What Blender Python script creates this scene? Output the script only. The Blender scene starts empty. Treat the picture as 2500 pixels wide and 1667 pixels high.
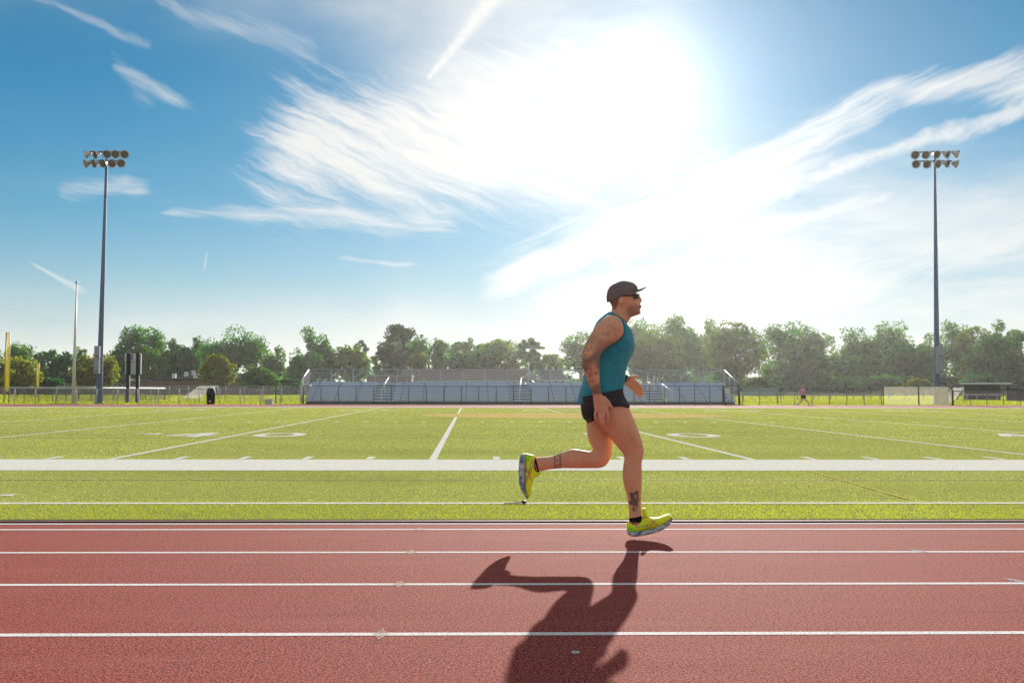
import bpy, math, random
import numpy as np
from mathutils import Vector, Matrix

random.seed(7)
rng = np.random.default_rng(7)
sc = bpy.context.scene
COL = sc.collection
R_ = math.radians
K = 2500 / 2352

# ------------------------------------------------------------------ camera
W, HH = 2500, 1667
CF, CH, PITCH, YAW, ROLL, CX = 2499.2, 0.9944, 0.0481, 0.0167, 0.0016, -59.0
_r = np.array([math.cos(YAW), -math.sin(YAW), 0]); _f = np.array([math.sin(YAW), math.cos(YAW), 0]); _z = np.array([0, 0, 1.])
CFW = _f * math.cos(PITCH) + _z * math.sin(PITCH)
_u = _z * math.cos(PITCH) - _f * math.sin(PITCH)
CR = _r * math.cos(ROLL) + _u * math.sin(ROLL)
CU = _u * math.cos(ROLL) - _r * math.sin(ROLL)
CAM = np.array([0, 0, CH])
cam = bpy.data.objects.new('camera', bpy.data.cameras.new('camera'))
COL.objects.link(cam)
M = Matrix.Identity(4)
for i in range(3):
    M[i][0], M[i][1], M[i][2], M[i][3] = CR[i], CU[i], -CFW[i], CAM[i]
cam.matrix_world = M
cam.data.sensor_fit = 'HORIZONTAL'
cam.data.sensor_width = 36
cam.data.lens = 36 * CF / W
cam.data.shift_x = -CX / W
cam.data.clip_start = 0.05
cam.data.clip_end = 5000
sc.camera = cam


def ray(u, v):
    return CFW + CR * ((u - W / 2 - CX) / CF) + CU * ((HH / 2 - v) / CF)


def at(u, v, Y):            # survey point of the photograph at distance Y from the camera
    d = ray(u, v); return CAM + d * (Y / d[1])


def ak(u, v, Y):
    return at(u * K, v * K, Y)


def gnd(u, v, z=0.):
    d = ray(u, v); return CAM + d * ((z - CH) / d[2])


def azel(u, v):
    d = ray(u * K, v * K); d = d / np.linalg.norm(d)
    return math.degrees(math.atan2(d[0], d[1])), math.degrees(math.asin(d[2]))


# ------------------------------------------------------------------ shader helper
class V:
    def __init__(s, t, k): s.t, s.k = t, k
    def _m(s, op, o=None, c=None):
        n = s.t.nodes.new('ShaderNodeMath'); n.operation = op
        for i, a in enumerate((s, o, c)):
            if a is None: continue
            if isinstance(a, V): s.t.links.new(a.k, n.inputs[i])
            else: n.inputs[i].default_value = a
        return V(s.t, n.outputs[0])
    def __add__(s, o): return s._m('ADD', o)
    __radd__ = __add__
    def __mul__(s, o): return s._m('MULTIPLY', o)
    __rmul__ = __mul__
    def __sub__(s, o): return s._m('SUBTRACT', o)
    def __rsub__(s, o): return (s * -1.0) + o
    def __truediv__(s, o): return s._m('DIVIDE', o)
    def pow(s, o): return s._m('POWER', o)
    def mx(s, o): return s._m('MAXIMUM', o)
    def mn(s, o): return s._m('MINIMUM', o)
    def f(s, op): return s._m(op)
    def clamp(s):
        return s.mx(0.).mn(1.)
    def sm(s, a, b, ta=0., tb=1.):
        n = s.t.nodes.new('ShaderNodeMapRange'); n.interpolation_type = 'SMOOTHSTEP'
        s.t.links.new(s.k, n.inputs[0])
        for i, x in zip((1, 2, 3, 4), (a, b, ta, tb)): n.inputs[i].default_value = x
        return V(s.t, n.outputs[0])


def NN(t, typ, **kw):
    n = t.nodes.new('ShaderNode' + typ)
    for k, v in kw.items(): setattr(n, k, v)
    return n


def comb(t, x, y, z=0.):
    n = NN(t, 'CombineXYZ')
    for i, a in enumerate((x, y, z)):
        if isinstance(a, V): t.links.new(a.k, n.inputs[i])
        else: n.inputs[i].default_value = a
    return n.outputs[0]


def noise(t, vec, scale, detail=4., rough=.55, dist=0., out=0):
    n = NN(t, 'TexNoise'); n.inputs['Scale'].default_value = scale; n.inputs['Detail'].default_value = detail
    n.inputs['Roughness'].default_value = rough; n.inputs['Distortion'].default_value = dist
    if vec is not None: t.links.new(vec, n.inputs['Vector'])
    return V(t, n.outputs[out])


def mixc(t, fac, a, b, mode='MIX'):
    n = NN(t, 'Mix', data_type='RGBA', blend_type=mode)
    if isinstance(fac, V): t.links.new(fac.k, n.inputs[0])
    else: n.inputs[0].default_value = fac
    for i, c in ((6, a), (7, b)):
        if isinstance(c, (tuple, list)): n.inputs[i].default_value = (c[0], c[1], c[2], 1)
        else: t.links.new(c, n.inputs[i])
    return n.outputs[2]


# ------------------------------------------------------------------ sky, sun, exposure
SUN_AZ, SUN_EL = 10.6, 16.6
EXPOSURE = 1.3
SKY_STRENGTH = 0.05
SUN_STRENGTH = 4.2

world = bpy.data.worlds.new('World'); sc.world = world; world.use_nodes = True
t = world.node_tree; t.nodes.clear()
sky = NN(t, 'TexSky'); sky.sky_type = 'NISHITA'; sky.sun_disc = False
sky.sun_elevation = R_(SUN_EL); sky.sun_rotation = R_(SUN_AZ)
sky.air_density = 1.0; sky.dust_density = 0.0; sky.ozone_density = 2.0
tc = NN(t, 'TexCoord'); sep = NN(t, 'SeparateXYZ'); t.links.new(tc.outputs['Generated'], sep.inputs[0])
dx, dy, dz = (V(t, sep.outputs[i]) for i in range(3))
az = dx._m('ARCTAN2', dy) * (180 / math.pi)
el = dz.mx(-1.).mn(1.).f('ARCSINE') * (180 / math.pi)
sd = np.array([math.sin(R_(SUN_AZ)) * math.cos(R_(SUN_EL)), math.cos(R_(SUN_AZ)) * math.cos(R_(SUN_EL)), math.sin(R_(SUN_EL))])
th = (dx * float(sd[0]) + dy * float(sd[1]) + dz * float(sd[2])).mx(-1.).mn(1.).f('ARCCOSINE') * (180 / math.pi)
# warped angular coordinates for the cirrus
wv = comb(t, az * .16, el * .30)
w1 = noise(t, wv, 1.0, 3., .6)
w2 = noise(t, comb(t, az * .16 + 31., el * .30 + 7.), 1.0, 3., .6)
px_ = az + (w1 - .5) * 2.2
py_ = el + (w2 - .5) * 1.3


def streak(ang, fx, fy, off, detail=4., rough=.66):
    c, s = math.cos(R_(ang)), math.sin(R_(ang))
    a = px_ * c + py_ * s
    b = py_ * c - px_ * s
    return noise(t, comb(t, a * fx + off, b * fy), 1.0, detail, rough)


stA = streak(-24, .13, 1.05, 3., 5., .68)       # filaments falling to the right
stB = streak(22, .10, .95, 11., 5., .68)       # filaments rising to the right
stC = streak(-4, .12, 1.0, 23.)


def seg(p0, p1, wa, wb, hard=.25, fade0=0., fade1=0., raw=False):
    a = azel(*p0); b = azel(*p1)
    bx, by = b[0] - a[0], b[1] - a[1]
    X, Y = (az, el) if raw else (px_, py_)
    ex, ey = X - a[0], Y - a[1]
    tt = ((ex * bx + ey * by) * (1 / (bx * bx + by * by))).clamp()
    qx, qy = ex - tt * bx, ey - tt * by
    q = (qx * qx + qy * qy).f('SQRT') / (tt * ((wb - wa) / 40.8) + wa / 40.8)
    m = q.sm(hard, 1., 1., 0.)
    if fade0: m = m * tt.sm(0., fade0)
    if fade1: m = m * tt.sm(1 - fade1, 1., 1., 0.)
    return m


def add(acc, x): return x if acc is None else (acc + x - acc * x)


cl = None


def wisp(b, st, bias, k=1., lo=.22, hi=1.02):
    return ((st - .5) * 2.1 + b * 1.25 - .75 + bias).sm(lo - .3, hi) * k


# the bank of cirrus left of the sun
body = seg((740, 350), (1330, 290), 290, 310, .0)
body = body.mx(seg((1330, 300), (1600, 240), 240, 250, .0, .0, .45))
cl = add(cl, wisp(body, stA, .36, .94))
body2 = seg((300, 485), (850, 500), 26, 75, .0, .2, .0).mx(seg((850, 500), (1150, 500), 75, 110, .0, .0, .5))
cl = add(cl, wisp(body2, stC, .05, .85))
# streams running up to the right
b3 = seg((1040, 680), (1660, 430), 75, 150, .0, .2)
b3 = b3.mx(seg((1660, 430), (2060, 215), 140, 70, .0)).mx(seg((2060, 215), (2500, 165), 70, 110, .0))
cl = add(cl, wisp(b3, stB, .22, .85))
b4 = seg((1350, 610), (1950, 375), 60, 36, .0, .15).mx(seg((1950, 375), (2480, 205), 36, 44, .0))
stD = streak(22, .5, .9, 50., 4., .6)
cl = add(cl, wisp(b4, stD, .20, .75))
b5 = seg((1250, 700), (1750, 530), 80, 66, .0).mx(seg((1750, 530), (2150, 420), 60, 30, .0, 0., .3))
cl = add(cl, wisp(b5, stB, .02, .8))
b6 = seg((1450, 770), (2500, 500), 120, 150, .0)
cl = add(cl, wisp(b6, stB, .0, .75))
# small clouds and wisps on the left
c1 = seg((150, 440), (280, 428), 48, 66, .0).mx(seg((280, 430), (380, 455), 50, 30, .0, .0, .6))
cl = add(cl, wisp(c1, stC, -.04, .6))
c2 = seg((262, 118), (330, 205), 34, 90, .0).mx(seg((320, 190), (520, 275), 60, 40, .0, 0., .7))
cl = add(cl, wisp(c2, stA, -.10, .52))
c3 = seg((380, 10), (700, 120), 60, 110, .0).mx(seg((60, -10), (340, 100), 24, 30, .0))
cl = add(cl, wisp(c3, stA, -.12, .42))
c4 = seg((790, 597), (1010, 612), 17, 12, .0, .0, .4)
cl = add(cl, wisp(c4, stC, .05, .75))
# contrails
k1 = seg((978, 188), (1140, -15), 8, 34, .0, .06, .0, True)
cl = add(cl, (k1 * (noise(t, comb(t, az * 2.6, el * 2.6), 1., 3., .6) * 1.3 + .15)).clamp() * .85)
k2 = seg((60, 598), (200, 674), 3.5, 12, .1, .2, .15, True)
cl = add(cl, k2 * .45)
k3 = seg((475, 580), (468, 628), 2.5, 5, .1, .0, .4, True)
cl = add(cl, k3 * .4)
# cirrus veil, thinned in view and denser out of sight as added fill
gen = noise(t, comb(t, dx / (dz + .16) * .8 + 4.3, dy / (dz + .16) * .8 + 1.7), 1.1, 5., .62)
clear = seg((60, 230), (700, 330), 480, 420, .25).mx(seg((1100, 620), (1000, 560), 300, 300, .1)).mx(seg((1750, 100), (2400, 60), 330, 400, .25)).mx(seg((0, 520), (800, 600), 330, 260, .2))
cl = add(cl, gen.sm(.28, .68) * (1. - clear * .96) * .78)
# pale air towards the horizon and round the sun
hz = ((el.mx(0.) * (1 / 5.0)).pow(1.4) * -1.).f('EXPONENT') * .88
hz = add(hz, (el.mx(0.) * (-1 / 9.)).f('EXPONENT') * ((th * (1 / 21.)).pow(2.) * -1.).f('EXPONENT') * .42)
au = (th * (-1 / 4.3)).f('EXPONENT') * 8. + (th * (-1 / 12.)).f('EXPONENT') * .6
cloud_gain = (th * (-1 / 20.)).f('EXPONENT') * .7 + 7.0
sr = NN(t, 'SeparateColor'); t.links.new(sky.outputs[0], sr.inputs[0])
skyc = comb(t, ((V(t, sr.outputs[0]) * .25).pow(2.3) * .65).mn(V(t, sr.outputs[1]) * .47), V(t, sr.outputs[1]) * .50, V(t, sr.outputs[2]) * .63)
gain = NN(t, 'VectorMath', operation='SCALE'); t.links.new(mixc(t, 0., (1., .985, .95), (1, 1, 1)), gain.inputs[0]); t.links.new(cloud_gain.k, gain.inputs[3])
base = mixc(t, hz.clamp(), skyc, (6.35, 6.6, 6.4))
withc = mixc(t, cl.clamp(), base, gain.outputs[0])
glow = NN(t, 'VectorMath', operation='SCALE'); glow.inputs[0].default_value = (1., .97, .88); t.links.new(au.k, glow.inputs[3])
fin = mixc(t, 1., withc, glow.outputs[0], 'ADD')
bg = NN(t, 'Background'); bg.inputs[1].default_value = SKY_STRENGTH; t.links.new(fin, bg.inputs[0])
ow = NN(t, 'OutputWorld'); t.links.new(bg.outputs[0], ow.inputs[0])
world.cycles.sampling_method = 'MANUAL'; world.cycles.sample_map_resolution = 512

sun = bpy.data.objects.new('sun', bpy.data.lights.new('sun', 'SUN')); COL.objects.link(sun)
sun.data.energy = SUN_STRENGTH; sun.data.angle = R_(.53); sun.data.color = (1., .94, .84)
sun.rotation_euler = Vector(-Vector(sd)).to_track_quat('-Z', 'Y').to_euler()
sc.view_settings.view_transform = 'Standard'; sc.view_settings.look = 'None'
sc.view_settings.gamma = 1; sc.view_settings.exposure = EXPOSURE; sc.view_settings.use_curve_mapping = False
sc.cycles.max_bounces = 5; sc.cycles.diffuse_bounces = 2; sc.cycles.glossy_bounces = 2; sc.cycles.transmission_bounces = 4
sc.cycles.transparent_max_bounces = 16; sc.cycles.volume_bounces = 0; sc.cycles.use_denoising = True
sc.cycles.caustics_reflective = False; sc.cycles.caustics_refractive = False

# ------------------------------------------------------------------ mesh helpers
ORG = {}


def _link(o, parent, origin):
    COL.objects.link(o)
    if parent is not None: o.parent = parent
    ORG[o.name] = origin
    return o


def thing(name, label, cat, loc=(0, 0, 0), group=None):
    o = bpy.data.objects.new(name, None); o.empty_display_size = .2
    o.location = loc; o['label'] = label; o['category'] = cat
    if group: o['group'] = group
    return _link(o, None, np.array(loc, float))


def tag(o, label, cat, group=None, kind=None):
    o['label'] = label; o['category'] = cat
    if group: o['group'] = group
    if kind: o['kind'] = kind
    return o


class MB:
    def __init__(s): s.v, s.f = [], []
    def add(s, vs, fs):
        n = len(s.v); s.v.extend([tuple(map(float, x)) for x in vs]); s.f.extend([tuple(i + n for i in f) for f in fs]); return s
    def box(s, x0, x1, y0, y1, z0, z1):
        return s.add([(x0, y0, z0), (x1, y0, z0), (x1, y1, z0), (x0, y1, z0), (x0, y0, z1), (x1, y0, z1), (x1, y1, z1), (x0, y1, z1)],
                     [(0, 3, 2, 1), (4, 5, 6, 7), (0, 1, 5, 4), (1, 2, 6, 5), (2, 3, 7, 6), (3, 0, 4, 7)])
    def sheet(s, x0, x1, y0, y1, z):
        return s.add([(x0, y0, z), (x1, y0, z), (x1, y1, z), (x0, y1, z)], [(0, 1, 2, 3)])
    def tube(s, pts, radii, n=8, cap=True):
        P = [np.array(p, float) for p in pts]
        if not hasattr(radii, '__len__'): radii = [radii] * len(P)
        T = []
        for i in range(len(P)):
            a = P[max(i - 1, 0)]; b = P[min(i + 1, len(P) - 1)]; d = b - a; T.append(d / (np.linalg.norm(d) + 1e-9))
        up = np.array([0, 0, 1.]) if abs(T[0][2]) < .9 else np.array([0, 1., 0])
        x = np.cross(up, T[0]); x /= np.linalg.norm(x)
        vs, fs = [], []
        for i, p in enumerate(P):
            x = x - T[i] * (x @ T[i]); x /= np.linalg.norm(x); y = np.cross(T[i], x)
            for k in range(n):
                a = 2 * math.pi * k / n
                vs.append(p + (x * math.cos(a) + y * math.sin(a)) * radii[i])
        for i in range(len(P) - 1):
            for k in range(n):
                k2 = (k + 1) % n
                fs.append((i * n + k, i * n + k2, (i + 1) * n + k2, (i + 1) * n + k))
        if cap:
            fs.append(tuple(range(n - 1, -1, -1))); fs.append(tuple((len(P) - 1) * n + k for k in range(n)))
        return s.add(vs, fs)
    def ball(s, c, r, nu=10, nv=7, ax=None):
        c = np.array(c, float); r = np.array([r] * 3 if not hasattr(r, '__len__') else r, float)
        if ax is None: ax = np.eye(3)
        vs = [c + ax[2] * r[2]]; fs = []
        for j in range(1, nv):
            ph = math.pi * j / nv
            for i in range(nu):
                a = 2 * math.pi * i / nu
                vs.append(c + ax[0] * (r[0] * math.sin(ph) * math.cos(a)) + ax[1] * (r[1] * math.sin(ph) * math.sin(a)) + ax[2] * (r[2] * math.cos(ph)))
        vs.append(c - ax[2] * r[2]); L = len(vs) - 1
        for i in range(nu):
            i2 = (i + 1) % nu
            fs.append((0, 1 + i, 1 + i2)); fs.append((L, 1 + (nv - 2) * nu + i2, 1 + (nv - 2) * nu + i))
            for j in range(nv - 2): fs.append((1 + j * nu + i, 1 + (j + 1) * nu + i, 1 + (j + 1) * nu + i2, 1 + j * nu + i2))
        return s.add(vs, fs)
    def lathe(s, c, prof, n=16, ax=None):
        c = np.array(c, float)
        if ax is None: ax = np.eye(3)
        vs, fs = [], []
        for (r, h) in prof:
            for k in range(n):
                a = 2 * math.pi * k / n; vs.append(c + ax[0] * r * math.cos(a) + ax[1] * r * math.sin(a) + ax[2] * h)
        for i in range(len(prof) - 1):
            for k in range(n):
                k2 = (k + 1) % n; fs.append((i * n + k, i * n + k2, (i + 1) * n + k2, (i + 1) * n + k))
        fs.append(tuple(range(n - 1, -1, -1))); fs.append(tuple((len(prof) - 1) * n + k for k in range(n)))
        return s.add(vs, fs)
    def mesh(s, name, org=(0, 0, 0), smooth=False):
        me = bpy.data.meshes.new(name)
        o = np.array(org, float)
        me.from_pydata([tuple(np.array(v) - o) for v in s.v], [], s.f); me.update()
        if smooth: me.polygons.foreach_set('use_smooth', [True] * len(me.polygons))
        return me
    def build(s, name, mat, parent=None, smooth=False, kind=None):
        org = ORG[parent.name] if parent is not None else np.zeros(3)
        me = s.mesh(name, org, smooth); me.materials.append(mat)
        o = bpy.data.objects.new(name, me)
        if kind: o['kind'] = kind
        return _link(o, parent, org)


def soup(name, verts, nper, mat, parent=None, col=None, kind=None):
    """many separate small faces (leaves, blades) as one mesh; verts (N, nper, 3)"""
    org = ORG[parent.name] if parent is not None else np.zeros(3)
    N = len(verts); me = bpy.data.meshes.new(name)
    me.vertices.add(N * nper); me.vertices.foreach_set('co', (verts.reshape(-1, 3) - org).astype(np.float32).ravel())
    me.loops.add(N * nper); me.loops.foreach_set('vertex_index', np.arange(N * nper, dtype=np.int32))
    me.polygons.add(N); me.polygons.foreach_set('loop_start', np.arange(0, N * nper, nper, dtype=np.int32))
    me.polygons.foreach_set('loop_total', np.full(N, nper, dtype=np.int32))
    me.update(calc_edges=True)
    if col is not None:
        at_ = me.color_attributes.new('col', 'FLOAT_COLOR', 'POINT')
        c = np.ones((N * nper, 4), np.float32); c[:, :3] = np.repeat(col, nper, axis=0); at_.data.foreach_set('color', c.ravel())
    me.materials.append(mat)
    o = bpy.data.objects.new(name, me)
    if kind: o['kind'] = kind
    return _link(o, parent, org)


# ------------------------------------------------------------------ materials
def newmat(name):
    m = bpy.data.materials.new(name); m.use_nodes = True; m.node_tree.nodes.clear()
    return m, m.node_tree


def out(t, sh):
    o = NN(t, 'OutputMaterial'); t.links.new(sh, o.inputs[0])


def pmat(name, col, rough=.6, spec=.3, metal=0., var=.15, vs=2., bump=0., bs=40., col2=None, c2s=1., c2lo=.45, c2hi=.6, coat=0.):
    m, t = newmat(name)
    g = NN(t, 'NewGeometry'); P = g.outputs['Position']
    n = noise(t, P, vs, 4., .6)
    c = (col[0], col[1], col[2])
    if col2 is not None:
        c = mixc(t, noise(t, P, c2s, 5., .65).sm(c2lo, c2hi), c, col2)
    f = (n - .5) * (2 * var) + 1.
    vm = NN(t, 'VectorMath', operation='SCALE'); t.links.new(f.k, vm.inputs[3])
    if isinstance(c, tuple): vm.inputs[0].default_value = c
    else: t.links.new(c, vm.inputs[0])
    p = NN(t, 'BsdfPrincipled'); t.links.new(vm.outputs[0], p.inputs['Base Color'])
    p.inputs['Roughness'].default_value = rough; p.inputs['Specular IOR Level'].default_value = spec; p.inputs['Metallic'].default_value = metal
    p.inputs['Coat Weight'].default_value = coat
    if bump:
        b = NN(t, 'Bump'); b.inputs['Strength'].default_value = bump; b.inputs['Distance'].default_value = .01
        t.links.new(noise(t, P, bs, 3., .6).k, b.inputs['Height']); t.links.new(b.outputs[0], p.inputs['Normal'])
    out(t, p.outputs[0])
    return m


def leafmat(name, col, tr=.45, attr=False, hue=.25, tcol=None, gloss=.0):
    m, t = newmat(name)
    oi = NN(t, 'ObjectInfo'); g = NN(t, 'NewGeometry')
    if attr:
        a = NN(t, 'Attribute'); a.attribute_name = 'col'; c = a.outputs['Color']
    else:
        n = noise(t, g.outputs['Position'], .45, 3., .6)
        c = mixc(t, n.sm(.35, .65), tuple(x * (1 - hue) for x in col), (col[0] * (1 + hue * 1.3), col[1] * (1 + hue), col[2]))
    d = NN(t, 'BsdfDiffuse'); t.links.new(c, d.inputs[0])
    tl = NN(t, 'BsdfTranslucent')
    t.links.new(mixc(t, 1., c, tcol or (1.25, 1.5, .5), 'MULTIPLY'), tl.inputs[0])
    mx = NN(t, 'MixShader'); mx.inputs[0].default_value = tr
    t.links.new(d.outputs[0], mx.inputs[1]); t.links.new(tl.outputs[0], mx.inputs[2])
    sh = mx.outputs[0]
    if gloss:
        gl = NN(t, 'BsdfGlossy'); gl.inputs['Roughness'].default_value = .45; gl.inputs[0].default_value = (1, 1, .9, 1)
        m2 = NN(t, 'MixShader'); m2.inputs[0].default_value = gloss
        t.links.new(sh, m2.inputs[1]); t.links.new(gl.outputs[0], m2.inputs[2]); sh = m2.outputs[0]
    out(t, sh)
    return m


def linkmat(name, col, cell=.05, wire=.14, diamond=True, rough=.5, tl=0.):
    """woven wire or netting, too fine to build wire by wire at this distance"""
    m, t = newmat(name)
    g = NN(t, 'NewGeometry'); s = NN(t, 'SeparateXYZ'); t.links.new(g.outputs['Position'], s.inputs[0])
    h = V(t, s.outputs[0]) + V(t, s.outputs[1]); z = V(t, s.outputs[2])
    if diamond: a, b = h + z, h - z
    else: a, b = h, z
    k = 1 / (cell * (1.414 if diamond else 1.))
    fa = (a * k).f('FRACT') - .5; fb = (b * k).f('FRACT') - .5
    w = fa.f('ABSOLUTE').mn(fb.f('ABSOLUTE'))
    fac = w._m('LESS_THAN', wire / 4)
    p = NN(t, 'BsdfPrincipled'); p.inputs['Base Color'].default_value = (*col, 1); p.inputs['Roughness'].default_value = rough
    tr = NN(t, 'BsdfTransparent'); mx = NN(t, 'MixShader'); t.links.new(fac.k, mx.inputs[0]); t.links.new(tr.outputs[0], mx.inputs[1])
    sh = p.outputs[0]
    if tl:
        tn = NN(t, 'BsdfTranslucent'); tn.inputs[0].default_value = (*col, 1); m3 = NN(t, 'MixShader'); m3.inputs[0].default_value = tl
        t.links.new(sh, m3.inputs[1]); t.links.new(tn.outputs[0], m3.inputs[2]); sh = m3.outputs[0]
    t.links.new(sh, mx.inputs[2])
    out(t, mx.outputs[0])
    return m


def trackmat():
    m, t = newmat('track_rubber')
    g = NN(t, 'NewGeometry'); P = g.outputs['Position']
    gr = noise(t, P, 110., 1., .5) * .45 + noise(t, P, 250., 2., .7) * .4 + noise(t, P, 45., 2., .6) * .15; big = noise(t, P, .55, 4., .6); mid = noise(t, P, 7., 4., .65)
    c = mixc(t, gr.sm(.435, .565), (.045, .008, .007), (.45, .115, .090))
    c = mixc(t, big.sm(.35, .72) * .45, c, (.27, .068, .056))
    c = mixc(t, mid.sm(.5, .8) * .22, c, (.08, .013, .014))
    mp = NN(t, 'Mapping'); t.links.new(P, mp.inputs[0]); mp.inputs['Scale'].default_value = (.35, 2.2, 1.)
    c = mixc(t, noise(t, mp.outputs[0], 1.6, 5., .7).sm(.48, .78) * .30, c, (.33, .13, .105))
    c = mixc(t, noise(t, mp.outputs[0], 3.1, 4., .7).sm(.56, .80) * .35, c, (.07, .018, .018))
    p = NN(t, 'BsdfPrincipled'); t.links.new(c, p.inputs['Base Color']); p.inputs['Roughness'].default_value = .95; p.inputs['Specular IOR Level'].default_value = .04
    b = NN(t, 'Bump'); b.inputs['Strength'].default_value = .8; b.inputs['Distance'].default_value = .004
    t.links.new(gr.k, b.inputs['Height']); t.links.new(b.outputs[0], p.inputs['Normal'])
    out(t, p.outputs[0])
    return m


def paintmat(name, col, wear=.35, scale=130.):
    m, t = newmat(name)
    g = NN(t, 'NewGeometry'); P = g.outputs['Position']
    gr = noise(t, P, scale, 3., .75); w = noise(t, P, 5., 4., .7)
    fac = gr.sm(.62 - wear * .22, .72 - wear * .2) * (w.sm(.3, .7) * .5 + .5)
    p = NN(t, 'BsdfPrincipled'); p.inputs['Roughness'].default_value = .95; p.inputs['Specular IOR Level'].default_value = .04
    p.inputs['Base Color'].default_value = (*col, 1)
    b = NN(t, 'Bump'); b.inputs['Strength'].default_value = .6; b.inputs['Distance'].default_value = .004
    t.links.new(gr.k, b.inputs['Height']); t.links.new(b.outputs[0], p.inputs['Normal'])
    tr = NN(t, 'BsdfTransparent'); mx = NN(t, 'MixShader'); t.links.new(fac.clamp().k, mx.inputs[0])     # bare rubber shows where the paint has worn off
    t.links.new(p.outputs[0], mx.inputs[1]); t.links.new(tr.outputs[0], mx.inputs[2])
    out(t, mx.outputs[0])
    return m


def lawnmat(name, c0, c1, sc1=.25):
    m, t = newmat(name)
    g = NN(t, 'NewGeometry'); P = g.outputs['Position']
    c = mixc(t, noise(t, P, sc1, 5., .65).sm(.35, .68), c0, c1)
    c = mixc(t, noise(t, P, 60., 3., .7).sm(.4, .75) * .5, c, tuple(x * .45 for x in c0))
    p = NN(t, 'BsdfPrincipled'); t.links.new(c, p.inputs['Base Color']); p.inputs['Roughness'].default_value = 1.; p.inputs['Specular IOR Level'].default_value = 0.
    b = NN(t, 'Bump'); b.inputs['Strength'].default_value = .7; b.inputs['Distance'].default_value = .03
    t.links.new(noise(t, P, 45., 3., .7).k, b.inputs['Height']); t.links.new(b.outputs[0], p.inputs['Normal'])
    out(t, p.outputs[0])
    return m


MT = {}
MT['track'] = trackmat()
MT['track_paint'] = paintmat('track_paint', (.70, .67, .67), .42)
MT['pale_mark'] = paintmat('pale_mark', (.55, .42, .34), .95)
MT['blue_chalk'] = paintmat('blue_chalk', (.42, .42, .50), 1.)
MT['turf'] = lawnmat('turf_base', (.24, .27, .085), (.28, .31, .11))
MT['turf_paint'] = pmat('turf_paint', (.56, .56, .57), 1., 0., var=.22, vs=30., bump=.5, bs=120.)
MT['turf_blue'] = pmat('turf_blue', (.035, .05, .07), .9, .1, var=.4, vs=8.)
MT['turf_yellow'] = pmat('turf_yellow', (.52, .43, .13), 1., 0., var=.3, vs=8.)
MT['turf_orange'] = pmat('turf_orange', (.44, .34, .15), 1., 0., var=.25, vs=1.5)
MT['lawn'] = lawnmat('lawn', (.16, .18, .02), (.22, .22, .035), .12)
MT['kerb'] = pmat('kerb_red', (.13, .035, .03), .8, .2, var=.4, vs=9., bump=.6, bs=80.)
MT['shade_strip'] = pmat('shade_strip_dark', (.012, .010, .010), .9, .1)
MT['blade'] = leafmat('blade', (.1, .14, .03), .5, attr=True, tcol=(1.55, 1.5, .65), gloss=0.)

# ------------------------------------------------------------------ ground, track, field
def struct(o): o['kind'] = 'structure'; return o


struct(MB().sheet(-900, 900, -30, 1500, -.02).build('ground', MT['lawn']))
X0 = -.536; YD = 4.572
SL0, SL1 = 12.62, 14.62           # near sideline band
FS = 59.2                         # far sideline
TE, FE = 7.87, 61.0               # turf edges
trk = struct(MB().sheet(-90, 90, -6, TE + .02, 0).build('running_track', MT['track']))
lines = [7.41, 6.37, 5.325, 4.245, 3.17, 2.1, 1.03]
for y in lines: MB().sheet(-90, 90, y - .025, y + .025, .0016).build('lane_line', MT['track_paint'], trk)
MB().sheet(-90, 90, 7.70, 7.765, .0016).build('edge_line', MT['track_paint'], trk)
vpx = 0.
for y, hw in ((7.41, .030), (6.37, .030), (5.325, .028), (4.245, .028)):
    xm = gnd(945 * K, 1266 * K)[0]
    MB().add([(xm - hw * 1.2, y, .003), (xm, y - .10, .003), (xm + hw * 1.2, y, .003), (xm, y + .10, .003)], [(0, 1, 2, 3)]).build('distance_mark', MT['pale_mark'], trk)
for (u0, v0, u1, v1, w) in ((2090, 1262, 2130, 1268, .05), (2312, 1331, 2352, 1336, .05)):
    a, b = gnd(u0 * K, v0 * K), gnd(u1 * K, v1 * K)
    MB().add([(a[0], a[1] - w, .003), (b[0], b[1] - w, .003), (b[0], b[1] + w, .003), (a[0], a[1] + w, .003)], [(0, 1, 2, 3)]).build('chalk_smear', MT['blue_chalk'], trk)
kb = struct(MB().box(-90, 90, 7.785, 7.85, -.01, .012).build('kerb', MT['kerb']))
struct(MB().sheet(-90, 90, 7.766, 7.784, .003).build('groove_shade', MT['shade_strip']))  # flat dark sheet painted for the shade in the narrow groove
struct(MB().sheet(-90, 90, 7.851, 7.872, .003).build('turf_edge_shade', MT['shade_strip']))  # dark strip painted for the shadow along the turf edge
field = struct(MB().box(-75, 75, TE, FE, -.015, .015).build('football_field', MT['turf']))
ZT = .019
ft = struct(MB().sheet(-120, 120, FE + .02, 73.0, .004).build('running_track_far', MT['track']))
for i in range(9): MB().sheet(-120, 120, FE + .5 + i * 1.3 - .03, FE + .5 + i * 1.3 + .03, .008).build('lane_line', MT['track_paint'], ft)

rects = []          # painted rectangles on the turf: x0, x1, y0, y1, colour key, name


def paint(x0, x1, y0, y1, key, name): rects.append((x0, x1, y0, y1, key, name))


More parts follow.
